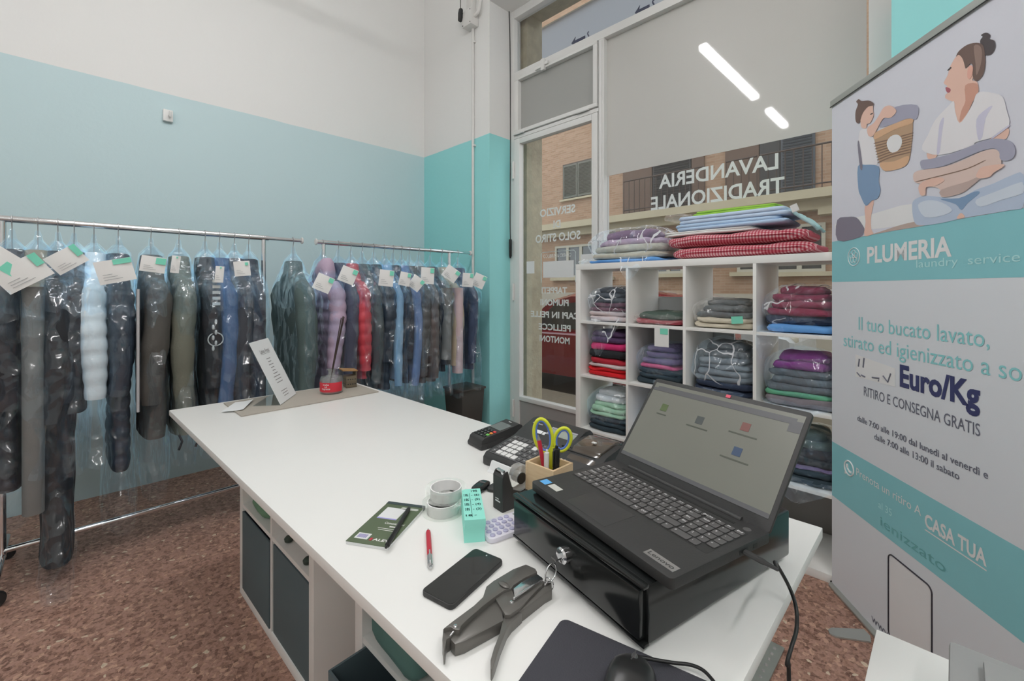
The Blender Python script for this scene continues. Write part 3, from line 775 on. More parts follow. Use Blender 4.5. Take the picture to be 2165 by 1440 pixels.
# ================================================================ clothes racks
RX, RZ = -3.02, 1.622
m_whl = M('black_castor', A(28, 28, 28), .6)
def rack(y0, y1, ya, yb, label):
    t = thing('clothes_rack', label, 'clothes rack', (RX, 0, 0), group='chrome clothes racks')
    MB().tube([(0, ya, RZ), (0, yb-.2, RZ)], .0155, 14).obj('top_bar', m_chrome, t, smooth=40)
    MB().tube([(0, yb-.22, RZ), (0, yb, RZ)], .0115, 14).obj('extension_bar', m_chrome, t, smooth=40)
    for yy in (ya, yb): MB().lathe([(.02, -.004), (.022, 0), (.02, .004)], 14, (0, yy, RZ), axis='Y').obj('end_cap', m_pvc, t, smooth=40)
    MB().tube([(0, y0, .13), (0, y1, .13)], .0125, 12).obj('lower_rail', m_chrome, t, smooth=40)
    for yy in (y0, y1):
        MB().tube([(0, yy, .10), (0, yy, RZ-.012)], .0135, 12).obj('post', m_chrome, t, smooth=40)
        MB().tube([(-.23, yy, .105), (.25, yy, .105)], .0125, 12).obj('foot_bar', m_chrome, t, smooth=40)
        for sx in (-.22, .24):
            MB().tube([(sx, yy, .10), (sx, yy, .058)], .007, 8).obj('castor_stem', m_chrome, t)
            MB().lathe([(.012, -.011), (.03, -.011), (.031, 0), (.03, .011), (.012, .011)], 16, (sx, yy, .031), axis='X').obj('castor_wheel', m_whl, t, smooth=40)
rack(-.215, .847, -.55, 1.075, 'long chrome clothes rack along the pale blue wall, left one')
rack(1.215, 2.27, 1.165, 2.50, 'chrome clothes rack along the pale blue wall next to the teal corner')
# ================================================================ garments in plastic covers
m_cover = plastic('blue_tinted_garment_film', (.88, .925, .955), .034, (.62, .74, .88), .30, .13, .95, 8.0)
m_ticket = M('white_ticket_paper', A(214, 214, 212, 1.25), .8, var=.02)
m_green = M('mint_green_label', A(120, 205, 180, 1.2), .8, var=0)
m_ink = M('grey_ink', A(170, 172, 174, 1), .8, var=0)
def fab(name, rgb, rough=.8, k=1.2, var=.1): return M(name, A(*rgb, k), rough, var=var, vs=12, bump=.15, bs=90)
def ring_pts(cx, cy, z, hw, ht, n, e=.75, seed=0, amp=0.0):
    q = []
    for j in range(n):
        a = 2*math.pi*j/n
        x = math.copysign(abs(math.cos(a))**e, math.cos(a))*hw; y = math.copysign(abs(math.sin(a))**e, math.sin(a))*ht
        if amp:
            nv = noise.noise_vector(Vector((x*7+seed*3.1, y*9+seed, z*5)))
            x += nv.x*amp; y += nv.y*amp
        q.append((cx+x, cy+y, z))
    return q
GI = [0]
def garment(yp, name, cat, label, mat, zb, hw=.20, ht=.045, sl=.80, style='coat', czb=None, tk=None, hood=None, sleeve_mat=None, rz=0.0, stripe=None, sr=.046, zdrop=0.0, extra=None, swing=0.0, flare=0.0):
    GI[0] += 1; sd = GI[0]*1.7
    t = thing(name, label, cat, (RX, yp, 0), rz, 'garments hanging in plastic covers on the racks')
    Z = 1.455 - zdrop
    # hanger
    hk = [(0, 0, Z+.01), (0, 0, RZ-.045)]
    rr = .0185
    for k in range(9):
        a = R(-60 + 27*k); hk.append((rr*math.cos(a)*1.0, 0, RZ+rr*math.sin(a)))
    h = MB().tube(hk, .0021, 6)
    h.obj('hanger', m_steel, t, smooth=50)
    # body
    puff = style == 'puffer'; per = .072 if puff else 1
    zs = []; n = int((Z-zb)/(.0142 if puff else .035)); n = max(n, 18)
    secs = []
    for i in range(n+1):
        z = lerp(Z, zb, i/n)
        w_ = interp([(zb, hw*1.05), (zb+.2, hw*1.0), (Z-.35, hw*.96), (Z-.16, hw*.95), (Z-.115, hw*.78), (Z-.06, hw*.5), (Z-.025, .06), (Z, .05)], z)
        t_ = interp([(zb, ht*.95), (Z-.3, ht), (Z-.12, ht*.95), (Z-.05, .05), (Z, .042)], z)
        if puff and z < Z-.04:
            k = abs(math.sin(math.pi*z/per))**.55; w_ *= .95+.07*k; t_ *= .80+.24*k
        secs.append(ring_pts(swing*(Z-z), 0, z, w_, t_, 22, .7, sd, .006 if puff else .012*min(1, (Z-z)*3)))
    MB().loft(secs).obj('body', mat, t, smooth=70)
    # collar or hood
    cm = MB()
    if hood:
        cm.sup(.16, .11, .19, .75, .85, 20, 12, .014, 12, sd, c=(.05, 0, Z-.13))
        cm.obj('hood', hood, t, smooth=70)
    else:
        cm.loft([ring_pts(0, 0, z, w_, d_, 16, .9, sd, .004) for z, w_, d_ in ((Z-.06, .09, .05), (Z-.02, .082, .05), (Z+.025, .072, .046), (Z+.03, .06, .038), (Z-.01, .055, .034))], False)
        cm.obj('collar', mat, t, smooth=70)
    # sleeves
    for s in (1, -1):
        pts = []; rs = []; L_ = (Z-.115) - sl; m_ = int(L_/(.0142 if puff else .04)); 
        for i in range(m_+1):
            f = i/m_; z = lerp(Z-.115, sl, f)
            x = s*interp([(0, hw*.80), (.12, hw+.005), (.4, hw+.025), (1, hw+.02)], f)
            y = -.012*f*s + .01*math.sin(sd+f*4)
            r_ = interp([(0, sr*.6), (.10, sr), (.6, sr*.95), (1, sr*.72)], f)
            if puff: r_ *= .87+.18*abs(math.sin(math.pi*z/per))**.5
            else: r_ *= 1+.05*math.sin(z*31+sd)+.03*math.sin(z*57)
            pts.append((x+swing*(Z-z), y, z)); rs.append(r_)
        MB().tube(pts, rs, 14).obj('sleeve', sleeve_mat or mat, t, smooth=70)
    if stripe:
        pts = [(hw+.07 + swing*(Z-z), stripe[2], z) for z in (Z-.15, Z-.3, Z-.5, stripe[1])]
        MB().tube(pts, .007, 6, flat=1.5).obj('piping', stripe[0], t, smooth=60)
    if extra: extra(t, Z, hw)
    # plastic cover
    cz = czb if czb is not None else zb-.08
    prof = [(RZ-.045, .010, .008), (Z+.07, .022, .016), (Z+.03, .07, .045), (Z-.02, hw*.48, .055), (Z-.08, hw*.85, .062), (Z-.13, hw+.045, .066)]
    n = int((Z-.13-cz)/.045)
    for i in range(1, n+1):
        z = lerp(Z-.13, cz, i/n)
        prof.append((z, hw+.075+.012*math.sin(z*9+sd)+.02*(i/n)+flare*(i/n)**5, .066+.006*math.sin(z*13+sd*2)-.012*(i/n)))
    secs = []
    for i, (z, w_, d_) in enumerate(prof):
        am = 0.0 if i < 1 else .012 if i < 5 else .02
        q = []
        for j in range(40):
            a = 2*math.pi*j/40
            x = math.copysign(abs(math.cos(a))**.65, math.cos(a))*w_; y = math.copysign(abs(math.sin(a))**.75, math.sin(a))*d_
            nv = noise.noise_vector(Vector((x*8+sd*2.1, y*10+sd, z*4.5)))
            nv2 = noise.noise_vector(Vector((x*26+sd, y*26, z*14+sd)))
            zz = z
            if i == len(prof)-1: zz = max(.006, zz + .05*noise.noise(Vector((x*9+sd, y*9, sd))))
            q.append((x+nv.x*am+nv2.x*.006*(am > 0)+swing*(Z-z)*(i > 3), y+nv.y*am*.8+nv2.y*.005*(am > 0), zz + (nv2.z*.004 if 0 < i < len(prof)-1 else 0)))
        secs.append(q)
    cvm = MB().loft(secs, False)
    for kk in range(1):          # film gathered in loose folds over the shoulders
        gs = []
        for i, (z, w_, d_) in enumerate(prof[1:9]):
            q = []
            for j in range(40):
                a = 2*math.pi*j/40
                nv = noise.noise_vector(Vector((math.cos(a)*2.5+sd+kk*7, math.sin(a)*2.5, z*9)))
                k_ = 1.06+.10*kk+.16*nv.x*(i > 0)
                q.append((w_*k_*math.copysign(abs(math.cos(a))**.75, math.cos(a)), d_*(1.0+.25*nv.y)*math.copysign(abs(math.sin(a))**.8, math.sin(a)), z+.008+.03*nv.z*(i > 1)-(.03*noise.noise(Vector((a*2, sd, kk))) if i == 7 else 0)))
            gs.append(q)
        cvm.loft(gs, False)
    cvm.obj('plastic_cover', m_cover, t, smooth=50)
    # ticket
    if tk:
        u, v, wd, ht_, roll, gpos = tk
        P = Vector(XP(u, v, RX+hw+.105)) - Vector((RX, yp, 0))
        nrm = (Vector((0, 0, CAMH)) - Vector(XP(u, v, RX+hw+.105))); nrm.z *= .3; nrm.normalize()
        right = Vector((0,0,1)).cross(nrm).normalized(); upv = nrm.cross(right)
        Mx = Matrix.Translation(P) @ Matrix((right, -nrm, upv)).transposed().to_4x4() @ Matrix.Rotation(R(roll), 4, 'Y')
        tb = MB(); vs = []; fs = []
        for i in range(5):
            for j in range(4):
                a, b = i/4-.5, j/3-.5
                vs.append((a*wd, -.006*math.cos(a*3)+.006*b*b, b*ht_))
        for i in range(4):
            for j in range(3): fs.append((i*4+j, (i+1)*4+j, (i+1)*4+j+1, i*4+j+1))
        tb.add(vs, fs, Mx)
        to = tb.obj('ticket', m_ticket, t, smooth=60)
        gx, gz, gw, gh = gpos
        MB().b2(gx*wd-gw*wd/2, gx*wd+gw*wd/2, -.0085, -.0075, gz*ht_-gh*ht_/2, gz*ht_+gh*ht_/2, Mx).obj('green_label', m_green, to)
        ik = MB()
        for k in range(3): ik.b2(-.36*wd, (-.1+.12*k)*wd, -.0086, -.0084, (-.12-.11*k)*ht_, (-.10-.11*k)*ht_, Mx)
        ik.obj('printed_lines', m_ink, to)['kind'] = 'stuff'
    return t
f_black = fab('black_cloth', (36, 38, 42)); f_navy = fab('navy_cloth', (38, 46, 58)); f_navyp = fab('navy_nylon', (40, 50, 62), .45)
f_blackp = fab('black_nylon', (36, 38, 44), .4); f_tan = fab('tan_cloth', (150, 134, 112)); f_white = fab('white_nylon', (206, 212, 214), .5, 1.3, .03)
f_char = fab('charcoal_cloth', (76, 74, 70)); f_olive = fab('grey_olive_cloth', (104, 106, 94)); f_slate = fab('slate_blue_cloth', (74, 96, 128))
f_dgrey = fab('dark_grey_cloth', (58, 60, 66)); f_green = fab('grey_green_cloth', (78, 94, 92)); f_lilac = fab('lilac_nylon', (172, 152, 172), .5)
f_purple = fab('dark_purple_grey_cloth', (66, 68, 84)); f_red = fab('red_nylon', (186, 62, 72), .45); f_dgreen = fab('dark_grey_green_cloth', (62, 72, 74))
f_lblue = fab('light_blue_cotton', (130, 164, 190)); f_bgrey = fab('blue_grey_cotton', (104, 124, 160)); f_charp = fab('charcoal_nylon', (78, 78, 78), .42)
f_brownp = fab('brown_grey_nylon', (92, 84, 82), .42); f_beige = fab('beige_cotton', (168, 156, 136)); f_pink = fab('pale_pink_lining', (190, 170, 172)); f_fleck = fab('navy_flecked_cloth', (54, 66, 90), var=.4)
f_grey = fab('mid_grey_cloth', (112, 112, 110)); f_stripe = fab('pale_grey_piping', (170, 170, 172))
GP = (.34, .32, .28, .28)
def trouser(mat, z0, name='trousers_over_bar'):
    def ex(t, Z, hw):
        MB().loft([ring_pts(hw+.03, -.005, z, .05, .035, 14, .8, z*9, .004) for z in (Z-.14, Z-.3, Z-.6, z0)]).obj(name, mat, t, smooth=60)
    return ex
def white_print(t, Z, hw):
    mb = MB(); mm = fab('white_print', (190, 192, 190), .8)
    for k in range(6): mb.sup(.02, .012, .026, .8, .8, 10, 6, c=(hw+.066, -.012+.012*(k % 2), .98+.028*k))
    mb.ring((hw+.062, 0, 1.04), .034, .003, 24, 6, 'X')
    for k in range(5): mb.b2(hw+.062, hw+.068, -.015, .02, 1.22+k*.03, 1.235+k*.03)
    o = mb.obj('white_print', mm, t); o['kind'] = 'stuff'
def cords(t, Z, hw):
    for y in (-.03, .04): MB().tube([(hw+.02, y, .56), (hw+.04, y+.01, .53), (hw+.045, y-.005, .49)], .006, 6).obj('drawcord', f_black, t)
g = garment
g(-.265, 'jacket', 'jacket', 'navy jacket in plastic cover, leftmost on the left rack', f_navy, .50, tk=(3, 556, .12, .10, 40, (.26, -.05, .4, .4)), czb=.35)
g(-.185, 'jacket', 'jacket', 'black nylon jacket in plastic cover, second from the left end', f_blackp, .45, style='puffer', czb=.3)
g(-.105, 'jacket', 'jacket', 'tan jacket with long sleeves in plastic cover, behind the largest ticket', f_tan, .62, sl=.58, sr=.04, tk=(47, 578, .155, .105, -36, (.42, .25, .18, .5)), czb=.5, extra=trouser(f_grey, .35, 'hanging_trousers'))
g(-.04, 'coat', 'coat', 'black long coat in plastic cover, hem almost on the floor', f_black, .075, hw=.21, ht=.06, sl=.72, czb=.02, flare=.14)
g(.015, 'puffer_jacket', 'jacket', 'black puffer jacket in plastic cover beside the white one', f_blackp, .74, hw=.19, style='puffer', tk=(141, 549, .115, .085, -38, (.42, .2, .2, .6)), czb=.52, sr=.05)
g(.085, 'puffer_jacket', 'jacket', 'white puffer jacket in plastic cover', f_white, .80, hw=.20, style='puffer', czb=.50, sr=.05)
g(.175, 'puffer_coat', 'coat', 'long navy puffer coat in plastic cover with pale piping', f_navyp, .43, hw=.20, style='puffer', tk=(244, 573, .13, .105, -14, (.25, .38, .5, .22)), czb=.16, stripe=(f_stripe, .72, .055), sr=.05)
g(.305, 'coat', 'coat', 'charcoal brown coat in plastic cover, sixth ticket from the left', f_char, .56, hw=.21, ht=.055, sl=.74, tk=(324, 559, .095, .075, 8, (.28, .25, .4, .4)), czb=.30, sr=.055)
g(.425, 'jacket', 'jacket', 'grey olive jacket with drawcords in plastic cover', f_olive, .55, hw=.20, ht=.05, sl=.70, tk=(371, 559, .035, .085, 6, (.1, .4, .2, .1)), czb=.40, extra=cords, sr=.052)
g(.545, 'jacket', 'jacket', 'black jacket with white print in plastic cover', f_black, .60, hw=.20, ht=.04, sl=.78, tk=(464, 580, .038, .085, 4, (.1, .4, .2, .1)), czb=.42, extra=white_print, sr=.044)
g(.615, 'denim_jacket', 'jacket', 'slate blue jacket in plastic cover beside the black printed one', f_slate, .45, hw=.20, ht=.04, sl=.66, czb=.40)
g(.69, 'coat', 'coat', 'dark grey coat in plastic cover left of the rack post', f_dgrey, .42, hw=.20, ht=.05, sl=.70, tk=(512, 568, .075, .08, -6, (.3, .3, .2, .2)), czb=.38, sr=.05)
g(.765, 'coat', 'coat', 'dark navy coat in plastic cover behind the rack post', f_navy, .40, hw=.19, ht=.05, sl=.66, czb=.36)
g(1.02, 'coat', 'coat', 'grey green coat in plastic cover hanging at the end of the left rack', f_green, .40, hw=.22, ht=.06, sl=.70, czb=.42, sr=.06)
g(1.21, 'puffer_jacket', 'jacket', 'lilac hooded puffer jacket in plastic cover', f_lilac, .62, hw=.20, style='puffer', hood=f_lilac, tk=(684, 599, .10, .10, 24, GP), czb=.55, sr=.054)
g(1.315, 'coat', 'coat', 'dark purple grey coat in plastic cover right of the lilac one', f_purple, .50, hw=.20, ht=.045, sl=.60, tk=(736, 582, .10, .10, 22, GP), czb=.45, sr=.048)
g(1.405, 'puffer_jacket', 'jacket', 'red puffer jacket in plastic cover', f_red, .70, hw=.20, style='puffer', sl=.76, czb=.55, sr=.05)
g(1.49, 'coat', 'coat', 'dark grey green coat in plastic cover right of the red jacket', f_dgreen, .50, hw=.20, ht=.045, sl=.66, czb=.42, sr=.044)
g(1.58, 'puffer_jacket', 'jacket', 'navy shiny jacket in plastic cover between red jacket and pale blue shirt', f_navyp, .60, hw=.20, style='puffer', tk=(817, 588, .095, .11, 6, GP), czb=.52, sr=.05)
g(1.665, 'shirt', 'shirt', 'pale blue shirt in plastic cover', f_lblue, .66, hw=.20, ht=.03, sl=.62, czb=.5, sr=.038, tk=(856, 590, .075, .095, 12, GP))
g(1.74, 'jacket', 'jacket', 'dark navy jacket in plastic cover between two blue shirts', f_navy, .62, hw=.20, ht=.035, czb=.5, sr=.042)
g(1.81, 'shirt', 'shirt', 'blue grey shirt in plastic cover', f_bgrey, .62, hw=.20, ht=.03, sl=.60, czb=.5, sr=.038, tk=(880, 599, .09, .095, 38, GP))
g(1.88, 'puffer_jacket', 'jacket', 'charcoal puffer jacket in plastic cover', f_charp, .60, hw=.20, style='puffer', sl=.66, czb=.48, sr=.047)
g(1.965, 'puffer_jacket', 'jacket', 'brown grey puffer jacket in plastic cover', f_brownp, .60, hw=.20, style='puffer', sl=.63, czb=.5, tk=(904, 583, .095, .12, 3, GP), sr=.047)
g(2.075, 'jacket', 'jacket', 'dark blue jacket in plastic cover left of the beige one', f_navy, .66, hw=.19, ht=.035, sl=.72, czb=.50, tk=(954, 579, .115, .10, 36, GP), sr=.044, extra=trouser(f_grey, .76))
g(2.19, 'jacket', 'jacket', 'beige jacket with pink lining in plastic cover', f_beige, .70, hw=.19, ht=.04, sl=.70, czb=.46, tk=(989, 592, .085, .11, 4, GP), sr=.052, extra=trouser(f_pink, .64, 'pink_lining'))
g(2.36, 'blouse', 'blouse', 'flecked navy blouse in plastic cover, last on the right rack', f_fleck, .64, hw=.19, ht=.035, sl=.70, czb=.50, tk=(1013, 594, .10, .11, 24, GP), sr=.042)
# ================================================================ folded laundry on the cube shelf
m_bag = plastic('blue_laundry_bag_film', (.90, .94, .97), .10, (.46, .68, .95), .35, .14, .9, 8.0)
m_bagp = plastic('printed_laundry_bag_film', (.91, .945, .97), .09, (.52, .70, .92), .35, .14, .9, 8.0, True)
m_bagc = plastic('clear_laundry_bag_film', (.93, .93, .925), .08, (.8, .8, .78), .35, .14, .9, 8.0)
def cl(name, rgb, k=1.2, var=.08): return M(name, A(*rgb, k), .9, var=var, vs=15, bump=.25, bs=110)
def fold_layers(t, layers, w_, d_, seed=0, dome=.25, name='folded_cloth'):
    tot = sum(h for _, h in layers); z = 0
    subl = []
    for mt, h in layers:
        nn = max(1, round(h/.034)); subl += [(mt, h/nn)]*nn
    for i, (mt, h) in enumerate(subl):
        f = (z+h/2)/tot
        k = 1 - dome*f*f
        MB().sup(w_*k*(1-.03*(i % 2)), d_*k, h*1.22, .5, .3, 48, 8, .013, 13, seed+i*3.3, c=(.006*math.sin(i*2+seed), .004*math.cos(i*3+seed), z), ripple=.006).obj(name, mt, t, smooth=70)
        z += h
    return tot
def bag_shell(t, w_, d_, h_, mat, seed, flap=None, e1=.62):
    mb = MB()
    mb.sup(w_, d_, h_, e1, .42, 64, 26, .016, 9, seed)
    v2 = []
    for p in mb.v:
        nv = noise.noise_vector(Vector((p[0]*38+seed, p[1]*38, p[2]*38)))
        v2.append((p[0]+nv.x*.006, p[1]+nv.y*.006, max(.001, p[2]+nv.z*.005)))
    mb.v = v2
    b = mb.obj('plastic_bag', mat, t, smooth=55)
    if flap:
        for (x0, x1, drop, tip) in flap:
            fb = MB(); nu, nv_ = 12, 12; vs = []; fs = []
            yf = -d_/2
            for j in range(nv_+1):
                g_ = j/nv_
                for i in range(nu+1):
                    a = i/nu; xm = lerp(x0, x1, tip)
                    x = lerp(lerp(x0, x1, a), xm + (a-.5)*.03, g_**1.3)
                    y = yf + .015 - min(.05, g_*.09) + .012*noise.noise(Vector((a*5+seed, g_*4, 1)))
                    z = .03 - g_*drop + .008*noise.noise(Vector((a*6, g_*5+seed, 4)))
                    vs.append((x, y, z))
            for j in range(nv_):
                for i in range(nu): fs.append((j*(nu+1)+i, j*(nu+1)+i+1, (j+1)*(nu+1)+i+1, (j+1)*(nu+1)+i))
            fb.add(vs, fs); fb.obj('bag_flap', mat, t, smooth=60)
def bundle(c, r, label, layers, h, bag=None, flap=None, w_=.305, d_=.33, seed=1, dx=0, e1=.85, name='laundry_bundle', dome=.42, dy=.0):
    x, y, z = cell(c, r)
    t = thing(name, label, 'laundry', (x+dx, y+.18+dy, z+.001), 0, 'laundry on the cube shelf')
    tot = sum(q for _, q in layers)
    fold_layers(t, [(m_, q*h*.90/tot) for m_, q in layers], w_*.93, d_*.9, seed, dome)
    if bag: bag_shell(t, w_, d_, h, bag, seed, flap, e1)
    return t
k_dg = cl('dark_grey_fleece', (70, 74, 80)); k_burg = cl('burgundy_knit', (104, 60, 76)); k_wr = cl('white_and_red_print', (198, 184, 184), var=.25); k_blk = cl('black_knit', (34, 36, 40))
k_dgrn = cl('dark_green_knit', (72, 88, 80)); k_redd = cl('dusty_red_knit', (150, 62, 74)); k_slate = cl('slate_grey_cloth', (92, 98, 102)); k_cream = cl('cream_cloth', (196, 188, 170))
k_wine = cl('wine_red_fleece', (132, 40, 66)); k_nav = cl('navy_knit', (40, 50, 70)); k_pur = cl('purple_knit', (84, 62, 96)); k_pink = cl('hot_pink_cloth', (206, 50, 112)); k_red = cl('bright_red_cloth', (200, 24, 34)); k_wred = cl('red_cloth', (176, 40, 56))
k_mauve = cl('mauve_cloth', (108, 92, 128)); k_rose = cl('rose_pink_cloth', (206, 92, 134)); k_dteal = cl('dark_teal_knit', (44, 58, 66)); k_grey = cl('mid_grey_fleece', (118, 126, 132)); k_mag = cl('magenta_purple_cloth', (134, 44, 128))
k_stripe = cl('grey_striped_cloth', (122, 116, 122), var=.3); k_grn = cl('jade_green_cloth', (96, 162, 128)); k_mint = cl('mint_green_cloth', (160, 196, 164)); k_sky = cl('pale_blue_sheet', (172, 196, 222)); k_whi = cl('white_sheet', (212, 212, 210)); k_lime = cl('lime_green_sheet', (146, 192, 76)); k_ltl = cl('pale_blue_cotton', (186, 204, 226)); k_lq = cl('pale_aqua_sheet', (168, 202, 206))
k_plaid = cl('purple_plaid_blanket', (120, 90, 116), var=.35); k_lpl = cl('pale_lilac_blanket', (176, 152, 172), var=.3); k_tweed = cl('cream_tweed_blanket', (182, 178, 164), var=.3); k_bl = cl('bright_blue_film', (96, 150, 208))

bundle(0, 0, 'bagged dark grey and burgundy clothes in the top left cell', [(k_wr, .3), (k_burg, .25), (k_dg, .45)], .235, m_bagp, [(-.14, .13, .24, .45)], seed=2)
b = bundle(1, 0, 'flat clear bag of dark green and red clothes with a hanging ticket', [(k_redd, .4), (k_dgrn, .6)], .075, m_bagc, [(-.15, .15, .035, .5)], w_=.325, seed=5, e1=.8, dome=.1)
bt = MB().b2(.02, .105, -.215, -.213, -.115, -.005).obj('ticket', m_ticket, b)
MB().b2(.055, .10, -.2165, -.2155, -.045, -.012).obj('green_label', m_green, bt)
b = bundle(2, 0, 'clear bag of slate grey and cream clothes with a mint label', [(k_cream, .35), (k_slate, .65)], .165, m_bagc, None, w_=.325, seed=7)
MB().b2(.07, .125, -.172, -.170, .025, .062, Matrix.Rotation(R(-5), 4, 'Y')).obj('mint_label', m_green, b)
bundle(3, 0, 'bagged wine red fleece in the top right cell', [(k_bl, .16), (k_nav, .2), (k_wine, .64)], .235, m_bagp, [(-.18, -.05, .16, .35)], w_=.33, seed=9)
# unbagged stack
x, y, z = cell(0, 1)
t = thing('clothes_stack', 'unbagged stack of red, black, pink and purple clothes', 'laundry', (x, y+.18, z+.001), 0, 'laundry on the cube shelf')
fold_layers(t, [(k_red, .055), (k_wr, .022), (k_wred, .035), (k_blk, .05), (k_pink, .05), (k_pur, .07)], .295, .30, 3, .12)
bundle(1, 1, 'bagged mauve, rose and dark teal clothes in the second column', [(k_dteal, .4), (k_rose, .12), (k_mauve, .48)], .245, m_bag, [(-.02, .15, .13, .5)], seed=11)
bundle(2, 1, 'large bag of grey fleece in the third column, second row', [(k_nav, .25), (k_grey, .45), (k_slate, .3)], .30, m_bagp, [(-.15, .12, .07, .5)], w_=.325, seed=13)
bundle(3, 1, 'bagged purple, striped and green clothes in the fourth column', [(k_stripe, .18), (k_grn, .1), (k_slate, .4), (k_mag, .32)], .275, m_bag, [(-.16, .16, .05, .5)], w_=.33, seed=15)
bundle(0, 2, 'bagged mint green and white linen in the first column, third row', [(k_dteal, .35), (k_mint, .35), (k_whi, .3)], .28, m_bag, None, w_=.32, seed=17)
bundle(1, 2, 'white bagged linen in the second column, third row', [(k_whi, .6), (k_sky, .4)], .20, m_bag, None, seed=19)
bundle(2, 2, 'bagged dark clothes in the third column, third row', [(k_blk, .5), (k_dg, .5)], .24, m_bag, None, seed=21)
bundle(3, 2, 'bagged dark knitwear in the fourth column, third row', [(k_dteal, .3), (k_mauve, .06), (k_blk, .3), (k_dgrn, .34)], .26, m_bag, [(-.16, .16, .10, .5)], w_=.33, seed=23)

# on top of the shelf
t = thing('blanket_bundle', 'bag of plaid and cream blankets on top of the shelf', 'laundry', (SX0+.33, SY0+.20, ST+.001), 0)
fold_layers(t, [(k_bl, .02), (k_tweed, .085), (k_lpl, .04), (k_plaid, .05)], .54, .33, 4, .5)
bag_shell(t, .575, .36, .235, m_bagp, 31, [(-.30, -.18, .03, .2), (-.02, .2, .14, .4)], .9)
m_ging = checks('red_gingham', A(210, 176, 178, 1.2), A(186, 96, 108, 1.2), A(160, 44, 62, 1.2), 68)
def cushion(zz, h, dx, lab, sd):
    t = thing('gingham_cushion', lab, 'cushion', (SX0+.955+dx, SY0+.20, zz), 0, 'red gingham cushions')
    mb = MB().sup(.70, .36, h, .6, .3, 56, 14, .010, 7, sd)
    mb.v = [(p[0], p[1], max(.0, p[2]*(1-.12*abs(math.sin(p[0]*13+sd))**6))) for p in mb.v]
    mb.obj('cover', m_ging, t, smooth=70)
    pp = MB(); pp.sup(.68, .37, .012, .8, .32, 56, 6, .006, 7, sd, c=(0, 0, h*.45)); pp.obj('seam_piping', m_ging, t, smooth=70)
    return t
cushion(ST+.001, .066, .03, 'red gingham seat cushion, lower one on top of the shelf', 3)
c2 = cushion(ST+.062, .076, 0, 'red gingham seat cushion, upper one under the folded sheets', 5)
MB().b2(.315, .345, -.16, -.155, .03, .065, Matrix.Rotation(R(-20), 4, 'Y')).obj('care_label', k_whi, c2)
def sheet(zz, w_, d_, h, dx, lab, mat, sd, nm='folded_sheet'):
    t = thing(nm, lab, 'sheet', (SX0+.93+dx, SY0+.20, zz), 0, 'folded sheets on the cushions')
    n = max(2, int(h/.016))
    for k in range(n):
        MB().sup(w_*(1-.04*((k*7) % 3)), d_, h/n*1.3, .3, .2, 44, 8, .006, 6, sd+k, c=(.012*math.sin(k*2.4+sd), 0, k*h/n)).obj('fold', mat, t, smooth=70)
    return t
sheet(ST+.134, .50, .30, .024, -.10, 'white folded sheet lying on the gingham cushion', k_whi, 1)
sheet(ST+.159, .56, .31, .036, .0, 'pale blue folded sheet above the white one', k_sky, 2)
sheet(ST+.197, .56, .31, .038, .02, 'pale blue ruffled cotton sheet under the lime one', k_ltl, 3)
sheet(ST+.237, .42, .26, .025, .03, 'lime green folded sheet on top of the pile', k_lime, 4)
t = thing('aqua_sheet', 'pale aqua sheet drooping off the right end of the pile', 'sheet', (SX0+1.245, SY0+.2, ST+.165))
vs = []; fs = []
for i in range(9):
    for j in range(9):
        a = i/8; vs.append((-.04+.12*a, -.12+.03*j, .055-.09*a**1.6+.006*math.sin(j*1.3+i)))
for i in range(8):
    for j in range(8): fs.append((i*9+j, (i+1)*9+j, (i+1)*9+j+1, i*9+j+1))
o = MB().add(vs, fs).obj('drape', k_lq, t, smooth=70)
sm = o.modifiers.new('thickness', 'SOLIDIFY'); sm.thickness = .012
pk = thing('plastic_packet', 'crumpled clear packet beside the lime green sheet', 'packet', (SX0+.63, SY0+.17, ST+.237))
MB().sup(.14, .16, .035, .6, .5, 24, 8, .02, 16, 2).obj('film', m_bagc, pk, smooth=50)
# ================================================================ things on the counter
m_bgloss = M('glossy_black_metal', A(24, 26, 26), .16, var=.02)
m_bmat = M('matt_black_plastic', A(46, 46, 46), .5, var=.03, bump=.05, bs=300)
m_key = M('dark_grey_keys', A(78, 77, 77), .45, var=.02)
m_keyw = M('white_keys', A(206, 206, 204), .5, var=.02)
m_leg = M('white_key_print', A(205, 205, 205), .6, var=0)
m_red = M('red_plastic', A(178, 36, 56), .35, var=.02)
# ---- cash drawer (local x along the front, y to the back)
dFL, dFR = Vector((-.626, .626, 0)), Vector((-.302, .555, 0))
ang = math.atan2((dFR-dFL).y, (dFR-dFL).x)
cd = thing('cash_till', 'black metal cash drawer under the laptop', 'cash drawer', (dFL.x, dFL.y, CT), ang)
Lw = (dFR-dFL).length
MB().b2(0, Lw, .012, .40, .012, .095).obj('body', m_bgloss, cd, bevel=.004)
MB().b2(.006, Lw-.006, 0, .013, .018, .088).obj('drawer_front', m_bgloss, cd, bevel=.003)
MB().b2(0, Lw, .002, .014, .0905, .0965).obj('front_lip', m_bgloss, cd, bevel=.002)
MB().b2(0, Lw, .002, .014, .0105, .015).obj('lower_lip', m_bgloss, cd, bevel=.001)
for x in (.03, Lw-.03):
    for y in (.04, .36): MB().lathe([(.012, 0), (.014, .012)], 14, (x, y, 0)).obj('rubber_foot', m_black, cd)
lk = MB().lathe([(.0135, 0), (.0135, .008), (.011, .011), (.004, .012)], 20, (.165, -.001, .058), mat=None, axis='Y')
lk.v = [(x, -y, z) for x, y, z in lk.v]
lo = lk.obj('lock', m_chrome, cd, smooth=30)
MB().b2(.159, .171, -.024, -.010, .0565, .0595).obj('key', m_chrome, lo)
ky = thing('drawer_key_ring', 'steel key ring with a second key hanging from the drawer lock', 'keys', (0, 0, 0))
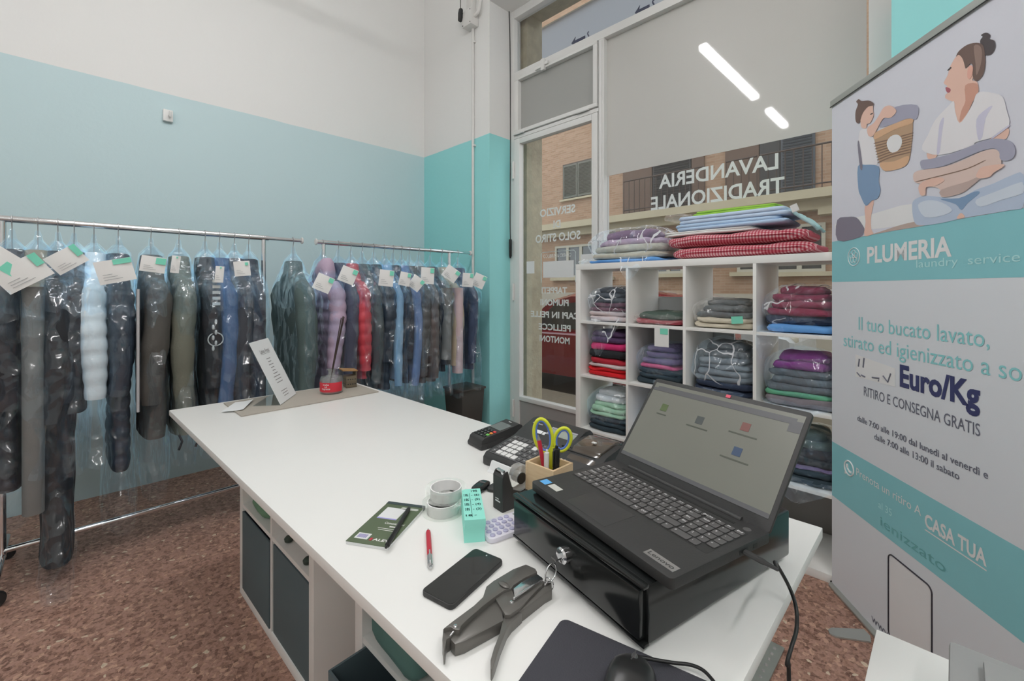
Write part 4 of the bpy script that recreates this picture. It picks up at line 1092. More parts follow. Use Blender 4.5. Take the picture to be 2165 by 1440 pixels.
kp = cd.location + Matrix.Rotation(ang, 3, 'Z') @ Vector((.165, -.026, .050))
ky.location = kp
MB().ring((0, -.004, -.012), .014, .0012, 28, 6, 'X').obj('ring', m_chrome, ky, smooth=60)
MB().ring((-.002, -.006, -.030), .009, .0010, 24, 6, 'Y').obj('small_ring', m_chrome, ky, smooth=60)
k2 = MB(); k2.lathe([(.001, -.0008), (.009, -.0008), (.009, .0008), (.001, .0008)], 16, (-.004, -.008, -.036), axis='X'); k2.b2(-.0048, -.0032, -.011, -.005, -.049, -.036)
k2.obj('second_key', m_chrome, ky)

# ---- laptop
lFL, lFR = Vector((.7071*(.0407-.894), .7071*(.0407+.894), 0)), Vector((.7071*(.2115-.598), .7071*(.2115+.598), 0))
la = math.atan2((lFR-lFL).y, (lFR-lFL).x); LW = .352; LD = .232
mid = (lFL+lFR)/2
lap = thing('laptop', 'black open laptop on the cash drawer', 'laptop', (mid.x, mid.y, CT+.0975), la)
def rrect(x0, x1, y0, y1, r, n=4):
    q = []
    for cx, cy, a0 in ((x1-r, y1-r, 0), (x0+r, y1-r, 90), (x0+r, y0+r, 180), (x1-r, y0+r, 270)):
        for k in range(n+1):
            a = R(a0+90*k/n); q.append((cx+r*math.cos(a), cy+r*math.sin(a)))
    return q
MB().prism(rrect(-LW/2, LW/2, 0, LD, .008), .002, .018).obj('base', m_bmat, lap, bevel=.0015)
for x in (-.14, .14):
    for y in (.03, .2): MB().lathe([(.008, 0), (.008, .003)], 10, (x, y, 0)).obj('rubber_foot', m_black, lap)
MB().b2(-.075, .03, .012, .082, .0178, .0183).obj('touchpad', M('touchpad_black', A(50, 50, 50), .4, var=.02), lap, bevel=.0002)
kb = MB().prism(rrect(-LW/2+.014, LW/2-.014, .092, .198, .004), .0175, .0181).obj('keyboard', M('keyboard_deck', A(40, 40, 40), .5, var=.02), lap)
pitch = .0172; kx0 = -LW/2+.017; ky0 = .0945
keymesh = {}
leg = MB()
def key(x, y, w_, h_, s=''):
    kk = (round(w_, 4), round(h_, 4))
    if kk not in keymesh:
        keymesh[kk] = MB().prism(rrect(.0012, w_-.0012, .0012, h_-.0012, .0025, 3), 0, .0016).obj('key', m_key, kb, bevel=.0004, seg=1, loc=(x, y, .0181)).data
    else: link('key', keymesh[kk], kb, None, (x, y, .0181))
    if s: put_text(leg, s, x+.0040, y+h_*.50, None, .0042, .01985, flat=True, bold=.02)
rows = [('1.15:<,1,1,1,5.2,1,1,1', ['Fn', '@', 'Alt', '', '', 'Alt', 'Ctl', '']), ]
H = .0172
def row(y, spec, h_=H):
    x = kx0
    for s, w_ in spec:
        if s is not None: key(x, y, pitch*w_, h_, s)
        x += pitch*w_
row(ky0, [('Ctrl',1.15),('Fn',1),('#',1),('Alt',1),('',5.15),('Alt',1),('Ctrl',1),(None,.1),('<',1),('v',1),('>',1),(None,.1),('0',2),(',',1)])
row(ky0+H, [('^',1.25),('<',1)]+[(c,1) for c in 'ZXCVBNM,.-']+[('^',2.25),(None,.1),('1',1),('2',1),('3',1),('=',1)])
row(ky0+2*H, [('CapsLk',1.7)]+[(c,1) for c in 'ASDFGHJKL']+[('o',1),('a',1),('u',1),('Ent',.8),(None,.1),('4',1),('5',1),('6',1),('+',1)])
row(ky0+3*H, [('Tab',1.4)]+[(c,1) for c in 'QWERTYUIOP']+[('e',1),('+',1),('Ent',1.1),(None,.1),('7',1),('8',1),('9',1),('-',1)])
row(ky0+4*H, [('|',1)]+[(c,1) for c in '1234567890']+[("'",1),('i',1),('<--',1.5),(None,.1),('Num',1),('/',1),('*',1),('-',1)])
row(ky0+5*H, [('Esc',1)]+[('F%d' % k,1) for k in range(1, 13)]+[('Ins',1),('Del',.5),(None,.1),('Prt',1),('Pg',1),('Pg',1),('End',1)], H*.72)
o = leg.obj('key_legends', m_leg, kb); o['kind'] = 'stuff'
MB().lathe([(.0065, .0178), (.0062, .0186)], 20, (LW/2-.024, .207, 0)).obj('power_button', m_key, lap)
MB().b2(-.13, .13, .205, .2105, .0176, .0184).obj('speaker_slot', m_black, lap)
MB().b2(-LW/2+.008, -LW/2+.028, .016, .034, .0179, .0182).obj('blue_sticker', M('blue_sticker', A(86, 160, 216), .4, var=.05), lap)
MB().b2(-LW/2+.034, -LW/2+.064, .018, .034, .0179, .0182).obj('silver_sticker', M('silver_sticker', A(186, 186, 180), .4, var=.05), lap)
bd = MB().b2(LW/2-.064, LW/2-.010, .014, .030, .0179, .0184).obj('name_badge', m_steel, lap)
tb = MB(); put_text(tb, 'Lenovo', LW/2-.060, .0185, .046, .008, .0186, flat=True, bold=.02); tb.obj('badge_print', M('dark_print', A(70, 70, 70), .5, var=0), bd)
MB().b2(LW/2-.001, LW/2+.0006, .15, .17, .006, .012).obj('port', m_black, lap)
MB().b2(LW/2-.001, LW/2+.0006, .185, .195, .006, .012).obj('port', m_black, lap)
# lid
beta = R(38); LH = .222
Ml = Matrix.Translation((0, LD-.006, .016)) @ Matrix.Rotation(-beta, 4, 'X')
m_scr = M('dim_screen', A(112, 113, 105, 1), .3, var=.10, vs=5)
bs_ = m_scr.node_tree.nodes['Principled BSDF']; bs_.inputs['Emission Color'].default_value = (*A(112, 113, 105, 1), 1); bs_.inputs['Emission Strength'].default_value = .12
lid = MB().prism_xz(rrect(-LW/2, LW/2, 0, LH, .007), .0, .006, Ml).obj('lid', m_bmat, lap, bevel=.001)
scr = MB().b2(-LW/2+.008, LW/2-.008, -.0006, .0, .022, LH-.010, Ml).obj('screen', m_scr, lid)
mb = MB(); mb.b2(-LW/2+.008, LW/2-.008, -.0011, -.0007, LH-.030, LH-.023, Ml); mb.b2(-LW/2+.02, LW/2-.02, -.0011, -.0007, LH-.023, LH-.018, Ml)
mb.b2(-LW/2+.008, LW/2-.008, -.0011, -.0007, .022, .030, Ml); mb.b2(LW/2-.03, LW/2-.008, -.0011, -.0007, LH-.045, LH-.030, Ml)
mb.obj('window_bars', M('screen_grey', A(94, 95, 98, 1), .35, var=0), scr)
for i, (px_, pz_, cc) in enumerate(((-.115, .155, (92, 108, 70)), (-.02, .150, (78, 84, 84)), (.075, .163, (128, 84, 78)), (.078, .112, (62, 82, 112)))):
    ic = MB().b2(px_-.0085, px_+.0085, -.0011, -.0007, pz_-.0085, pz_+.0085, Ml).obj('screen_icon', M('icon_%d%d%d' % cc, A(*cc, 1), .35, var=0), scr)
mb = MB()
for px_, pz_, ww in ((-.115, .138, .026), (-.02, .133, .05), (.075, .146, .056), (.078, .095, .056)): mb.b2(px_-ww/2, px_+ww/2, -.0011, -.0007, pz_-.0014, pz_+.0014, Ml)
o = mb.obj('icon_captions', M('caption_grey', A(84, 88, 78, 1), .4, var=0), scr); o['kind'] = 'stuff'
MB().b2(.012, .022, -.0012, -.0004, LH-.0085, LH-.002, Ml).obj('webcam_cover', M('pink_cover', A(206, 84, 104), .5, var=0), lid)
MB().tube([(-.13, LD-.004, .017), (.13, LD-.004, .017)], .006, 10).obj('hinge_cover', m_bmat, lap, smooth=40)
# charging cable
st_ = Matrix.Rotation(la, 3, 'Z') @ Vector((LW/2, .16, .009)) + lap.location
cbl = thing('charging_cable', 'black cable from the laptop hanging over the counter end', 'cable', tuple(st_))
o0 = Vector(st_); dirx = Matrix.Rotation(la, 3, 'Z') @ Vector((1, 0, 0))
P = [Vector((0,0,0)), dirx*.05]
for q in (W(1640, 1190, .868), W(1668, 1240, .825), XP(1683, 1285, -.172), XP(1684, 1330, -.168), XP(1674, 1366, -.168), XP(1664, 1405, -.17), XP(1668, 1440, -.17)): P.append(Vector(q)-o0)
P += [Vector((-.16, .70, .45))-o0, Vector((-.14, .74, .1))-o0, Vector((-.13, .95, .006))-o0]
MB().tube(smooth_path(P[1:], 8), .0028, 8).obj('cable', m_black, cbl, smooth=60)
pl = MB(); pl.tube([P[0]+dirx*.002, P[0]+dirx*.03, P[0]+dirx*.034, P[0]+dirx*.052], [.0055, .0055, .0042, .003], 8, flat=.7); pl.obj('plug', m_bmat, cbl, smooth=40)

# ---- mouse pad, mouse
mp_ = thing('mouse_pad', 'dark grey mouse pad under the mouse at the near end', 'mouse pad', (-.424, .534, CT), R(12.6))
MB().prism(rrect(0, .215, -.175, 0, .012, 5), .0003, .003).obj('pad', M('dark_grey_fabric_pad', A(62, 62, 68, 1.2), .9, var=.12, vs=8, bump=.2, bs=400), mp_, bevel=.0008)
mo = thing('computer_mouse', 'black wired computer mouse on the pad', 'mouse', (-.283, .488, CT+.003), R(20))
secs = []
for k in range(13):
    y = -.055+.11*k/12; f = k/12
    w_ = .031*math.sqrt(max(.02, 1-(abs(f-.5)*2)**3)); h_ = interp([(0, .012), (.2, .026), (.45, .036), (.7, .030), (1, .012)], f)
    secs.append([(w_*math.copysign(abs(math.cos(R(a)))**.6, math.cos(R(a))), y, h_*math.sin(R(a))**.7 if 0 < a < 180 else 0) for a in range(0, 181, 15)])
MB().loft(secs).obj('shell', M('satin_black', A(40, 40, 40), .3, var=.02), mo, smooth=60)
MB().lathe([(.006, -.004), (.009, -.002), (.009, .002), (.006, .004)], 16, (0, .034, .018), axis='X').obj('scroll_wheel', m_key, mo, smooth=40)
MB().tube([(-.0005, .015, .0355), (-.0005, .05, .02)], .0008, 6).obj('button_split', m_key, mo)
w2 = [(0, .05, .012)] + [tuple(Matrix.Rotation(R(-20), 3, 'Z') @ (Vector(W(u, v, CT+.008)) - mo.location)) for u, v in ((1420, 1401), (1460, 1406), (1490, 1420), (1520, 1455))]
MB().tube(smooth_path(w2, 6), .0022, 8).obj('cable', m_black, mo, smooth=60)

# ---- heavy-duty stapler lying on its side
m_gun = M('gunmetal', A(98, 96, 92, 1.3), .3, .3, var=.05)
sp_ = thing('plier_stapler', 'gunmetal plier stapler lying beside the phone', 'stapler', W(1050, 1290, CT))
def flat(name, px, z0, z1, mat, bev=.0015, ref=None):
    q = [Vector(W(u, v, ref if ref else z1)) - Vector(sp_.location) for u, v in px]
    return MB().prism([(a.x, a.y) for a in q], z0-CT, z1-CT).obj(name, mat, sp_, bevel=bev)
flat('upper_arm', [(937,1329),(960,1311),(1002,1280),(1021,1262),(1028,1240),(1043,1228),(1085,1203),(1112,1193),(1132,1202),(1136,1209),(1108,1222),(1086,1237),(1081,1244),(1066,1248),(1046,1262),(1020,1282),(988,1310),(975,1323),(972,1332),(962,1331),(952,1325)], CT+.012, CT+.026, m_gun)
flat('arm_end', [(937,1329),(952,1326),(955,1345),(944,1352),(941,1374),(938,1377),(935,1352)], CT+.0005, CT+.020, m_gun)
flat('handle_channel', [(972,1332),(976,1318),(1046,1266),(1062,1290),(1064,1312),(982,1356),(962,1362),(953,1352),(955,1343),(964,1336)], CT+.0005, CT+.018, m_gun)
flat('pivot_plate', [(1046,1264),(1066,1249),(1082,1245),(1088,1262),(1085,1268),(1146,1226),(1152,1230),(1100,1285),(1078,1300),(1068,1300),(1062,1290)], CT+.010, CT+.022, m_gun)
flat('lower_jaw', [(1098,1282),(1150,1240),(1162,1228),(1166,1228),(1167,1246),(1152,1254),(1108,1288),(1096,1295)], CT+.0005, CT+.018, m_gun)
flat('lower_handle', [(1065,1303),(1078,1298),(1096,1288),(1104,1296),(1082,1316),(1072,1330),(1058,1364),(1046,1402),(1040,1416),(1037,1414),(1037,1395),(1044,1370),(1056,1340)], CT+.0005, CT+.016, m_gun)
flat('staple_magazine', [(1085,1244),(1100,1232),(1134,1212),(1148,1222),(1148,1226),(1088,1264)], CT+.006, CT+.0245, m_chrome)
flat('push_rod', [(1084,1263),(1142,1222),(1145,1225),(1088,1265)], CT+.0245, CT+.0275, m_chrome, .0008)
for u, v, zz in ((963, 1325, CT+.026), (1082, 1274, CT+.022), (1131, 1213, CT+.022)):
    q = Vector(W(u, v, zz)) - Vector(sp_.location)
    MB().lathe([(.0034, 0), (.003, .0015), (.001, .002)], 12, tuple(q)).obj('rivet', m_chrome, sp_, smooth=40)
q = Vector(W(1066, 1238, CT+.026)) - Vector(sp_.location)
MB().sup(.022, .011, .003, .8, .9, 18, 6, c=tuple(q), mat=None).obj('embossed_oval', m_gun, sp_, smooth=60)
q = Vector(W(960, 1350, CT+.012)) - Vector(sp_.location)
MB().ring(tuple(q), .010, .0015, 20, 6, 'X').obj('spring', m_chrome, sp_, smooth=60)

# ---- phone
ph = thing('smartphone', 'black smartphone lying face up on the counter', 'phone', (-.604, .487, CT), R(11.5))
MB().prism(rrect(-.034, .034, -.0725, .0725, .009, 5), .0003, .0085).obj('body', m_bmat, ph, bevel=.002)
MB().prism(rrect(-.0322, .0322, -.0705, .0705, .008, 5), .0085, .0089).obj('screen', M('phone_glass', A(40, 41, 40), .06, var=0), ph)
MB().lathe([(.0018, .0089), (.0016, .0091)], 12, (0, .064, 0)).obj('front_camera', m_chrome, ph)
MB().b2(-.006, .006, -.0729, -.0715, .003, .006).obj('port', m_black, ph)

# ---- notebook and black pen
nb = thing('receipt_pad', 'green receipt pad with a white label panel', 'pad', (-.856, .482, CT), R(31))
MB().b2(-.046, .046, -.083, .083, .0003, .006).obj('pages', m_paper, nb)
MB().b2(-.0465, .0465, -.0835, .0835, .006, .0072).obj('cover', M('dark_olive_card', A(86, 100, 74, 1.15), .5, var=.05), nb, bevel=.0004)
MB().b2(-.0467, .0467, .073, .0838, .0001, .0076).obj('binding', M('dark_binding', A(52, 64, 66), .6), nb)
MB().b2(-.034, .012, .010, .058, .0072, .0076).obj('label_panel', m_paper, nb)
MB().b2(-.034, .012, .010, .0135, .0076, .0078).obj('label_stripe', M('lilac_stripe', A(150, 146, 206), .6, var=0), nb)
MB().prism(rrect(-.002, .040, .056, .065, .004), .0072, .0076).obj('capsule_print', M('pale_grey_print', A(176, 180, 172), .6, var=0), nb)
tb = MB(); put_text(tb, 'Comunicazioni', -.005, -.008, .045, .0075, .0077, flat=True, bold=.02); tb.b2(.012, .036, -.018, -.0145, .0075, .0077)
tb.b2(-.010, .038, -.026, -.0245, .0075, .0077); tb.b2(-.006, .038, -.032, -.0305, .0075, .0077); put_text(tb, 'ALEV', .004, -.070, .036, .0075, .0077, flat=True, bold=.03)
tb.obj('cover_print', M('white_cover_print', A(212, 212, 208), .6, var=0), nb)['kind'] = 'stuff'
MB().b2(-.003, .002, -.071, -.0625, .0072, .0077).obj('red_mark', m_red, nb)
bcd = MB().b2(-.037, -.008, -.070, -.050, .0072, .0075).obj('barcode_label', m_paper, nb)
mb = MB()
for k in range(9): mb.b2(-.033+k*.0023, -.0318+k*.0023, -.066, -.054, .0075, .0077)
o = mb.obj('barcode_bars', M('violet_ink', A(96, 88, 160), .6, var=0), bcd); o['kind'] = 'stuff'
def pen(name, label, a, b, r, mat, tipmat, clip=True):
    a, b = Vector(a), Vector(b); t = thing(name, label, 'pen', tuple(a)); d = b-a; L_ = d.length; n = d/L_
    def at_(s): return n*s
    MB().tube([at_(.012), at_(.016), at_(L_*.72), at_(L_*.725)], [r*.9, r, r, r], 12).obj('barrel', mat, t, smooth=40)
    MB().tube([at_(0), at_(.004), at_(.012)], [r*.2, r*.4, r*.9], 10).obj('tip', tipmat, t, smooth=40)
    MB().tube([at_(L_*.725), at_(L_*.95), at_(L_*.96), at_(L_)], [r*1.05, r*1.05, r*.5, r*.5], 12).obj('cap', tipmat, t, smooth=40)
    if clip:
        up = Vector((0,0,1)) - n*n.z; up.normalize()
        MB().tube([at_(L_*.94)+up*r*.9, at_(L_*.92)+up*r*1.5, at_(L_*.66)+up*r*1.3], r*.25, 6).obj('clip', tipmat, t, smooth=40)
    return t
pen('ballpoint_pen', 'black ballpoint pen lying across the green pad', W(867, 1071, CT+.0125), W(816, 1158, CT+.0115), .0048, m_black, m_black)
pen('ballpoint_pen', 'red ballpoint pen with silver end lying on the counter', W(905, 1118, CT+.0055), W(910, 1201, CT+.0055), .005, m_red, m_steel)

# ---- rolls of tape
m_tape = plastic('clear_tape', (.78, .79, .78), .34, (.95, .95, .93), .3, .15, .05, 20)
m_core = M('tape_core_card', A(220, 218, 211, 1.4), .8, var=.03)
def tape(dx, dy, z, lab):
    t = thing('tape_roll', lab, 'tape', (-.822+dx, .60+dy, z), 0, 'rolls of clear tape')
    def tubewall(r0, r1, h): 
        return MB().lathe([(r0, 0), (r1, 0), (r1, h), (r0, h), (r0, 0)], 40)
    tubewall(.036, .047, .024).obj('tape_winding', m_tape, t, smooth=40)
    tubewall(.0335, .036, .0242).obj('core', m_core, t, smooth=40)
tape(0, 0, CT+.0004, 'clear tape roll, lower one of two stacked')
tape(-.010, .016, CT+.0250, 'clear tape roll, upper one of two stacked')
tag(MB().lathe([(.001, 0), (.016, 0), (.0165, .004), (.012, .008), (.001, .009)], 24, (-.829, .606, CT+.0004)).obj('dark_magnet', m_black, smooth=40), 'small dark disc lying inside the tape rolls', 'disc')

# ---- turquoise label block
tqF = Vector(((-.692-.6635)/2, (.558+.587)/2, 0)); tqB = Vector(((-.80-.779)/2, (.638+.67)/2, 0)); td = tqB-tqF
tq = thing('label_stack', 'turquoise stack of printed labels standing on the counter', 'labels', (tqF.x, tqF.y, CT), math.atan2(td.y, td.x))
m_turq = M('turquoise_paper', A(132, 202, 188, 1.45), .8, var=.02)
secs = []
for k in range(13):
    z = .046*k/12; b_ = .003*math.sin(z*120); secs.append([(-.001+b_*.6, -.021+b_*.3, z), (.135+b_*.2, -.021+b_*.3, z), (.135+b_*.2, .021+b_*.3, z), (-.001+b_*.6, .021+b_*.3, z)])
MB().loft(secs).obj('stack', m_turq, tq, smooth=30)
tb = MB(); Mr = Matrix.Translation((.0, 0, 0)) @ Matrix.Rotation(R(-90), 4, 'Z')
def tqx(s, px_, py_, wd, cp):        # text whose reading direction runs across the block
    put_text(tb, s, px_, py_, wd, cp, .0466, mat=Mr, flat=True, bold=.02)
tqx('195', .0, .118, .014, .009)
for k in range(4):
    yy = .098-k*.021
    tqx('18/', -.017, yy+.006, .010, .005); tqx('195', -.017, yy, .010, .005); tqx('- (%d)' % (6-k), -.001, yy+.001, .018, .008)
tqx('18 -', -.017, .012, .022, .007); tb.b2(-.0045, -.0037, .008, .112, .0464, .0467, Mr)
tb.obj('printed_numbers', M('dark_teal_ink', A(34, 74, 70), .7, var=0), tq)

# ---- car key
kf = thing('key_fob', 'black key fob with a steel ring behind the turquoise labels', 'keys', (-.846, .735, CT), R(20))
MB().sup(.034, .062, .014, .6, .6, 24, 10).obj('fob', m_bgloss, kf, smooth=60)
MB().sup(.026, .04, .010, .6, .6, 20, 8, c=(.030, .012, 0)).obj('second_fob', m_bmat, kf, smooth=60)
MB().ring((.012, -.045, .002), .011, .0013, 24, 6).obj('ring', m_chrome, kf, smooth=60)
MB().b2(-.008, .008, .004, .012, .0135, .0145).obj('button', m_key, kf)

# ---- calculator
ca = thing('calculator', 'lilac calculator against the side of the cash drawer', 'calculator', (-.668, .655, CT), R(-12))
m_lil = M('lilac_plastic', A(204, 202, 224, 1.4), .4, var=.02)
MB().prism(rrect(-.036, .034, -.062, .062, .010, 4), .0003, .010).obj('case', m_lil, ca, bevel=.002)
MB().b2(-.028, .026, .030, .050, .0098, .0106).obj('display', M('lcd_grey', A(140, 148, 140), .3), ca)
me = None
for i in range(4):
    for j in range(5):
        p = (-.024+.0155*i, -.050+.0155*j, .010)
        if me is None: me = MB().lathe([(.0055, 0), (.0055, .002), (.004, .003), (.001, .0032)], 14).obj('key', M('lilac_grey_keys', A(168, 166, 192), .4), ca, smooth=40, loc=p).data
        else: link('key', me, ca, None, p)

# ---- tape dispenser
td_ = thing('tape_dispenser', 'black desk tape dispenser beside the cash drawer', 'tape dispenser', (-.738, .692, CT), R(-6))
prof = [(0, .0003), (0, .078), (.006, .088), (.016, .089), (.020, .075), (.030, .045), (.060, .030), (.085, .034), (.100, .052), (.112, .055), (.118, .040), (.118, .0003)]
for x0_, x1_ in ((-.018, -.0135), (.0135, .018)): MB().prism_yz(prof, x0_, x1_).obj('side_wall', m_bmat, td_, bevel=.001)
MB().prism_yz([(0, .0003), (0, .078), (.004, .084), (.010, .070), (.014, .018), (.118, .012), (.118, .0003)], -.0135, .0135).obj('base', m_bmat, td_)
MB().lathe([(.013, -.010), (.030, -.010), (.030, .010), (.013, .010), (.013, -.010)], 30, (0, .062, .060), axis='X').obj('tape', m_tape, td_, smooth=40)
MB().lathe([(.004, -.012), (.013, -.012), (.013, .012), (.004, .012)], 20, (0, .062, .060), axis='X').obj('hub', m_black, td_, smooth=40)
MB().b2(-.012, .012, .006, .012, .087, .091).obj('cutter', m_steel, td_)
tb = MB(); tb.b2(-.009, .009, -.0006, -.0001, .020, .023); tb.b2(-.009, .004, -.0006, -.0001, .026, .0275); tb.obj('white_logo', m_leg, td_)['kind'] = 'stuff'

# ---- pencil box and what stands in it
m_wood = wood('pale_beech', A(206, 178, 140, 1.2), A(214, 190, 154, 1.2))
bxp = (-.676, .80)
pb = thing('pencil_box', 'pale wooden pencil box beside the register', 'pencil box', (bxp[0], bxp[1], CT))
w2_, d2_, h2_, t2_ = .043, .036, .098, .006
for sx in (-1, 1): MB().b2(min(sx*w2_, sx*(w2_-t2_)), max(sx*w2_, sx*(w2_-t2_)), -d2_, d2_, .0003, h2_).obj('side', m_wood, pb, bevel=.0008)
for sy in (-1, 1): MB().b2(-w2_+t2_, w2_-t2_, min(sy*d2_, sy*(d2_-t2_)), max(sy*d2_, sy*(d2_-t2_)), .0003, h2_).obj('side', m_wood, pb, bevel=.0008)
MB().b2(-w2_+t2_, w2_-t2_, -d2_+t2_, d2_-t2_, .0003, .006).obj('bottom', m_wood, pb)
zb_ = CT+.0065
m_yel = M('yellow_green_plastic', A(206, 214, 52, 1.2), .4, var=.02); m_blu = M('blue_grip', A(84, 116, 190), .5, var=.02)
sc_ = thing('scissors', 'yellow and blue handled scissors standing in the pencil box', 'scissors', (bxp[0], bxp[1]+.012, zb_), R(40))
def oval(cx, cz, a, b, rot, r, nm, mt, flt=1.0):
    pts = []
    for k in range(29):
        th = 2*math.pi*k/28; x, z = a*math.cos(th), b*math.sin(th)
        pts.append((cx+x*math.cos(rot)-z*math.sin(rot), 0, cz+x*math.sin(rot)+z*math.cos(rot)))
    return MB().tube(pts, r, 8, caps=False, flat=flt).obj(nm, mt, sc_, smooth=60)
oval(-.022, .150, .021, .040, R(10), .0042, 'handle_loop', m_yel); oval(-.022, .150, .0165, .0355, R(10), .0030, 'grip_lining', m_blu)
oval(.024, .142, .019, .028, R(-16), .0042, 'handle_loop', m_yel); oval(.024, .142, .0145, .0235, R(-16), .0030, 'grip_lining', m_blu)
MB().prism_xz([(-.012, .10), (-.004, .125), (.006, .122), (.014, .105), (.008, .07), (-.006, .07)], -.004, .004).obj('handle_shank', m_yel, sc_, bevel=.001)
MB().prism_xz([(-.006, .07), (.0, .075), (.002, .005), (0, .001)], -.002, .0).obj('blade', m_chrome, sc_); MB().prism_xz([(0, .075), (.007, .07), (.001, .001), (-.001, .005)], .0, .002).obj('blade', m_chrome, sc_)
pen('ballpoint_pen', 'dark red pen standing in the pencil box', (bxp[0]-.012, bxp[1]-.026, CT+.165), (bxp[0]+.008, bxp[1]-.006, zb_+.003), .0052, m_red, M('grey_pen_tip', A(120, 120, 120), .4))
pen('ballpoint_pen', 'white pen standing in the pencil box', (bxp[0]+.010, bxp[1]-.022, zb_+.003), (bxp[0]+.012, bxp[1]-.022, CT+.135), .0052, m_keyw, m_keyw)
pen('marker_pen', 'black marker pen standing in the pencil box', (bxp[0]+.026, bxp[1]-.010, zb_+.003), (bxp[0]+.026, bxp[1]-.004, CT+.143), .0078, m_black, m_black)

# ---- cash register
rg = thing('cash_register', 'black compact cash register with grey and white keys', 'cash register', (-.965, .845, CT))
RW_, RD_ = .335, .255
side = [(0, .0005), (0, .022), (.012, .034), (.13, .056), (.15, .066), (.215, .090), (.24, .090), (.255, .078), (.255, .0005)]
MB().prism_yz(side, 0, RW_*.62).obj('body', m_bmat, rg, bevel=.004)
side2 = [(0.02, .0005), (.02, .022), (.03, .036), (.10, .056), (.13, .072), (.2, .083), (.245, .070), (.255, .05), (.255, .0005)]
MB().prism_yz(side2, RW_*.62+.0005, RW_).obj('printer_housing', m_bmat, rg, bevel=.006)
def slope_z(y): return interp([(.012, .034), (.13, .056), (.15, .066), (.215, .090)], y)
tlt = math.atan2(.022, .118)
mk = MB(); 
Mk = Matrix.Translation((0, .014, .0346)) @ Matrix.Rotation(tlt, 4, 'X')
kp_ = MB().b2(.014, .196, 0, .112, 0, .0012, Mk).obj('keypad', M('dark_grey_keypad', A(92, 92, 94), .5, var=.04), rg)
rk = {}
for i in range(9):
    for j in range(5):
        wht = (1 <= i <= 3 and j <= 3) or (i == 4 and j == 0) or (i == 5 and j == 3)
        mt = m_keyw if wht else m_key
        loc = Mk @ Vector((.0235+i*.0198, .012+j*.0220, .0012))
        key_ = 'w' if wht else 'g'
        if key_ not in rk: rk[key_] = MB().prism(rrect(-.0083, .0083, -.0085, .0085, .002, 2), 0, .0025).obj('key', mt, kp_, bevel=.0005, seg=1, loc=loc); oo = rk[key_]
        else: oo = link('key', rk[key_].data, kp_, None, loc)
        oo.rotation_euler = (tlt, 0, 0)
tb = MB()
for i, cs in enumerate(('C147', '0258', '.369')):
    for j, c_ in enumerate(cs): put_text(tb, c_, .0235+(i+1)*.0198-.003, .009+j*.022, None, .007, .004, mat=Mk, flat=True, bold=.02)
for i in (0, 4, 5, 6, 7, 8):
    for j in range(5):
        if (i, j) in ((4, 0), (5, 3)): continue
        tb.b2(.0235+i*.0198-.004, .0235+i*.0198+.003, .012+j*.022, .0132+j*.022, .0038, .0040, Mk)
o = tb.obj('key_legends', m_leg, kp_); o['kind'] = 'stuff'
Md = Matrix.Translation((0, .152, .0668)) @ Matrix.Rotation(math.atan2(.024, .065), 4, 'X')
MB().b2(.02, .06, .044, .048, 0, .0008, Md).obj('label_strip', M('pale_grey_strip', A(150, 150, 152), .4), rg)
MB().b2(.055, .085, .006, .020, 0, .0006, Md).obj('white_sticker', m_paper, rg)
MB().b2(.088, .098, .006, .018, 0, .0006, Md).obj('white_sticker', m_paper, rg)
fr_ = MB(); fr_.b2(.10, .195, .042, .048, 0, .002, Md); fr_.b2(.10, .106, .012, .042, 0, .002, Md); fr_.obj('display_frame', M('silver_grey_frame', A(160, 160, 168), .35, .3), rg)
MB().b2(.106, .195, .014, .042, -.001, .0008, Md).obj('display', M('lcd_grey', A(140, 148, 140), .3), rg)
MB().prism_yz([(.085, .050), (.12, .066), (.13, .078), (.2, .090), (.235, .082), (.235, .066)], RW_*.62+.02, RW_-.018).obj('paper_cover', M('smoked_brown_plastic', A(70, 62, 54), .12, var=.05, coat=.5), rg, bevel=.004)
MB().b2(RW_*.62+.06, RW_*.62+.072, .158, .166, .0865, .0895).obj('latch', m_keyw, rg)
for y in (.118, .128): MB().b2(.19, RW_*.62+.10, y-.0015, y+.0015, .0605+(y-.118)*.45, .0665+(y-.118)*.45).obj('paper_slot', m_black, rg)
for k in range(3): MB().b2(.21+k*.012, .214+k*.012, .08, .084, .0505, .0535).obj('indicator', m_keyw, rg)
pa = thing('receipt_slip', 'white paper slip hanging from the front of the cash register', 'paper', (-.88, .838, CT))
MB().prism_yz([(.002, .026), (-.004, .026), (-.014, .006), (-.022, .0006), (-.021, .0003), (-.013, .005), (-.003, .025), (.002, .0253)], -.035, .04).obj('slip', m_paper, pa)

# ---- card reader
cr = thing('card_reader', 'black card payment terminal next to the cash register', 'card reader', (-1.083, .915, CT), R(-8))
prof = [(0, .0005), (-.002, .012), (.004, .030), (.012, .036), (.09, .046), (.15, .056), (.165, .050), (.168, .02), (.16, .0005)]
MB().prism_yz(prof, -.038, .038).obj('body', m_bmat, cr, bevel=.004)
MB().prism_yz([(-.002, .0005), (-.004, .010), (.002, .018), (.165, .03), (.172, .02), (.166, .0005)], -.0405, .0405).obj('cradle', m_bmat, cr, bevel=.003)
tl = math.atan2(.010, .078); Mc = Matrix.Translation((0, .012, .0362)) @ Matrix.Rotation(tl, 4, 'X')
MB().b2(-.030, .030, .066, .118, 0, .0012, Mc).obj('screen', M('reader_screen', A(104, 104, 102), .2, var=.03), cr)
tb = MB(); tb.b2(-.006, .008, .128, .132, .0028, .0031, Mc); tb.obj('logo_print', m_leg, cr)
cm_ = {'r': M('red_key', A(206, 60, 66), .4, var=0), 'y': M('orange_key', A(224, 130, 56), .4, var=0), 'g': M('green_key', A(110, 186, 84), .4, var=0), 'k': m_black}
rk2 = {}
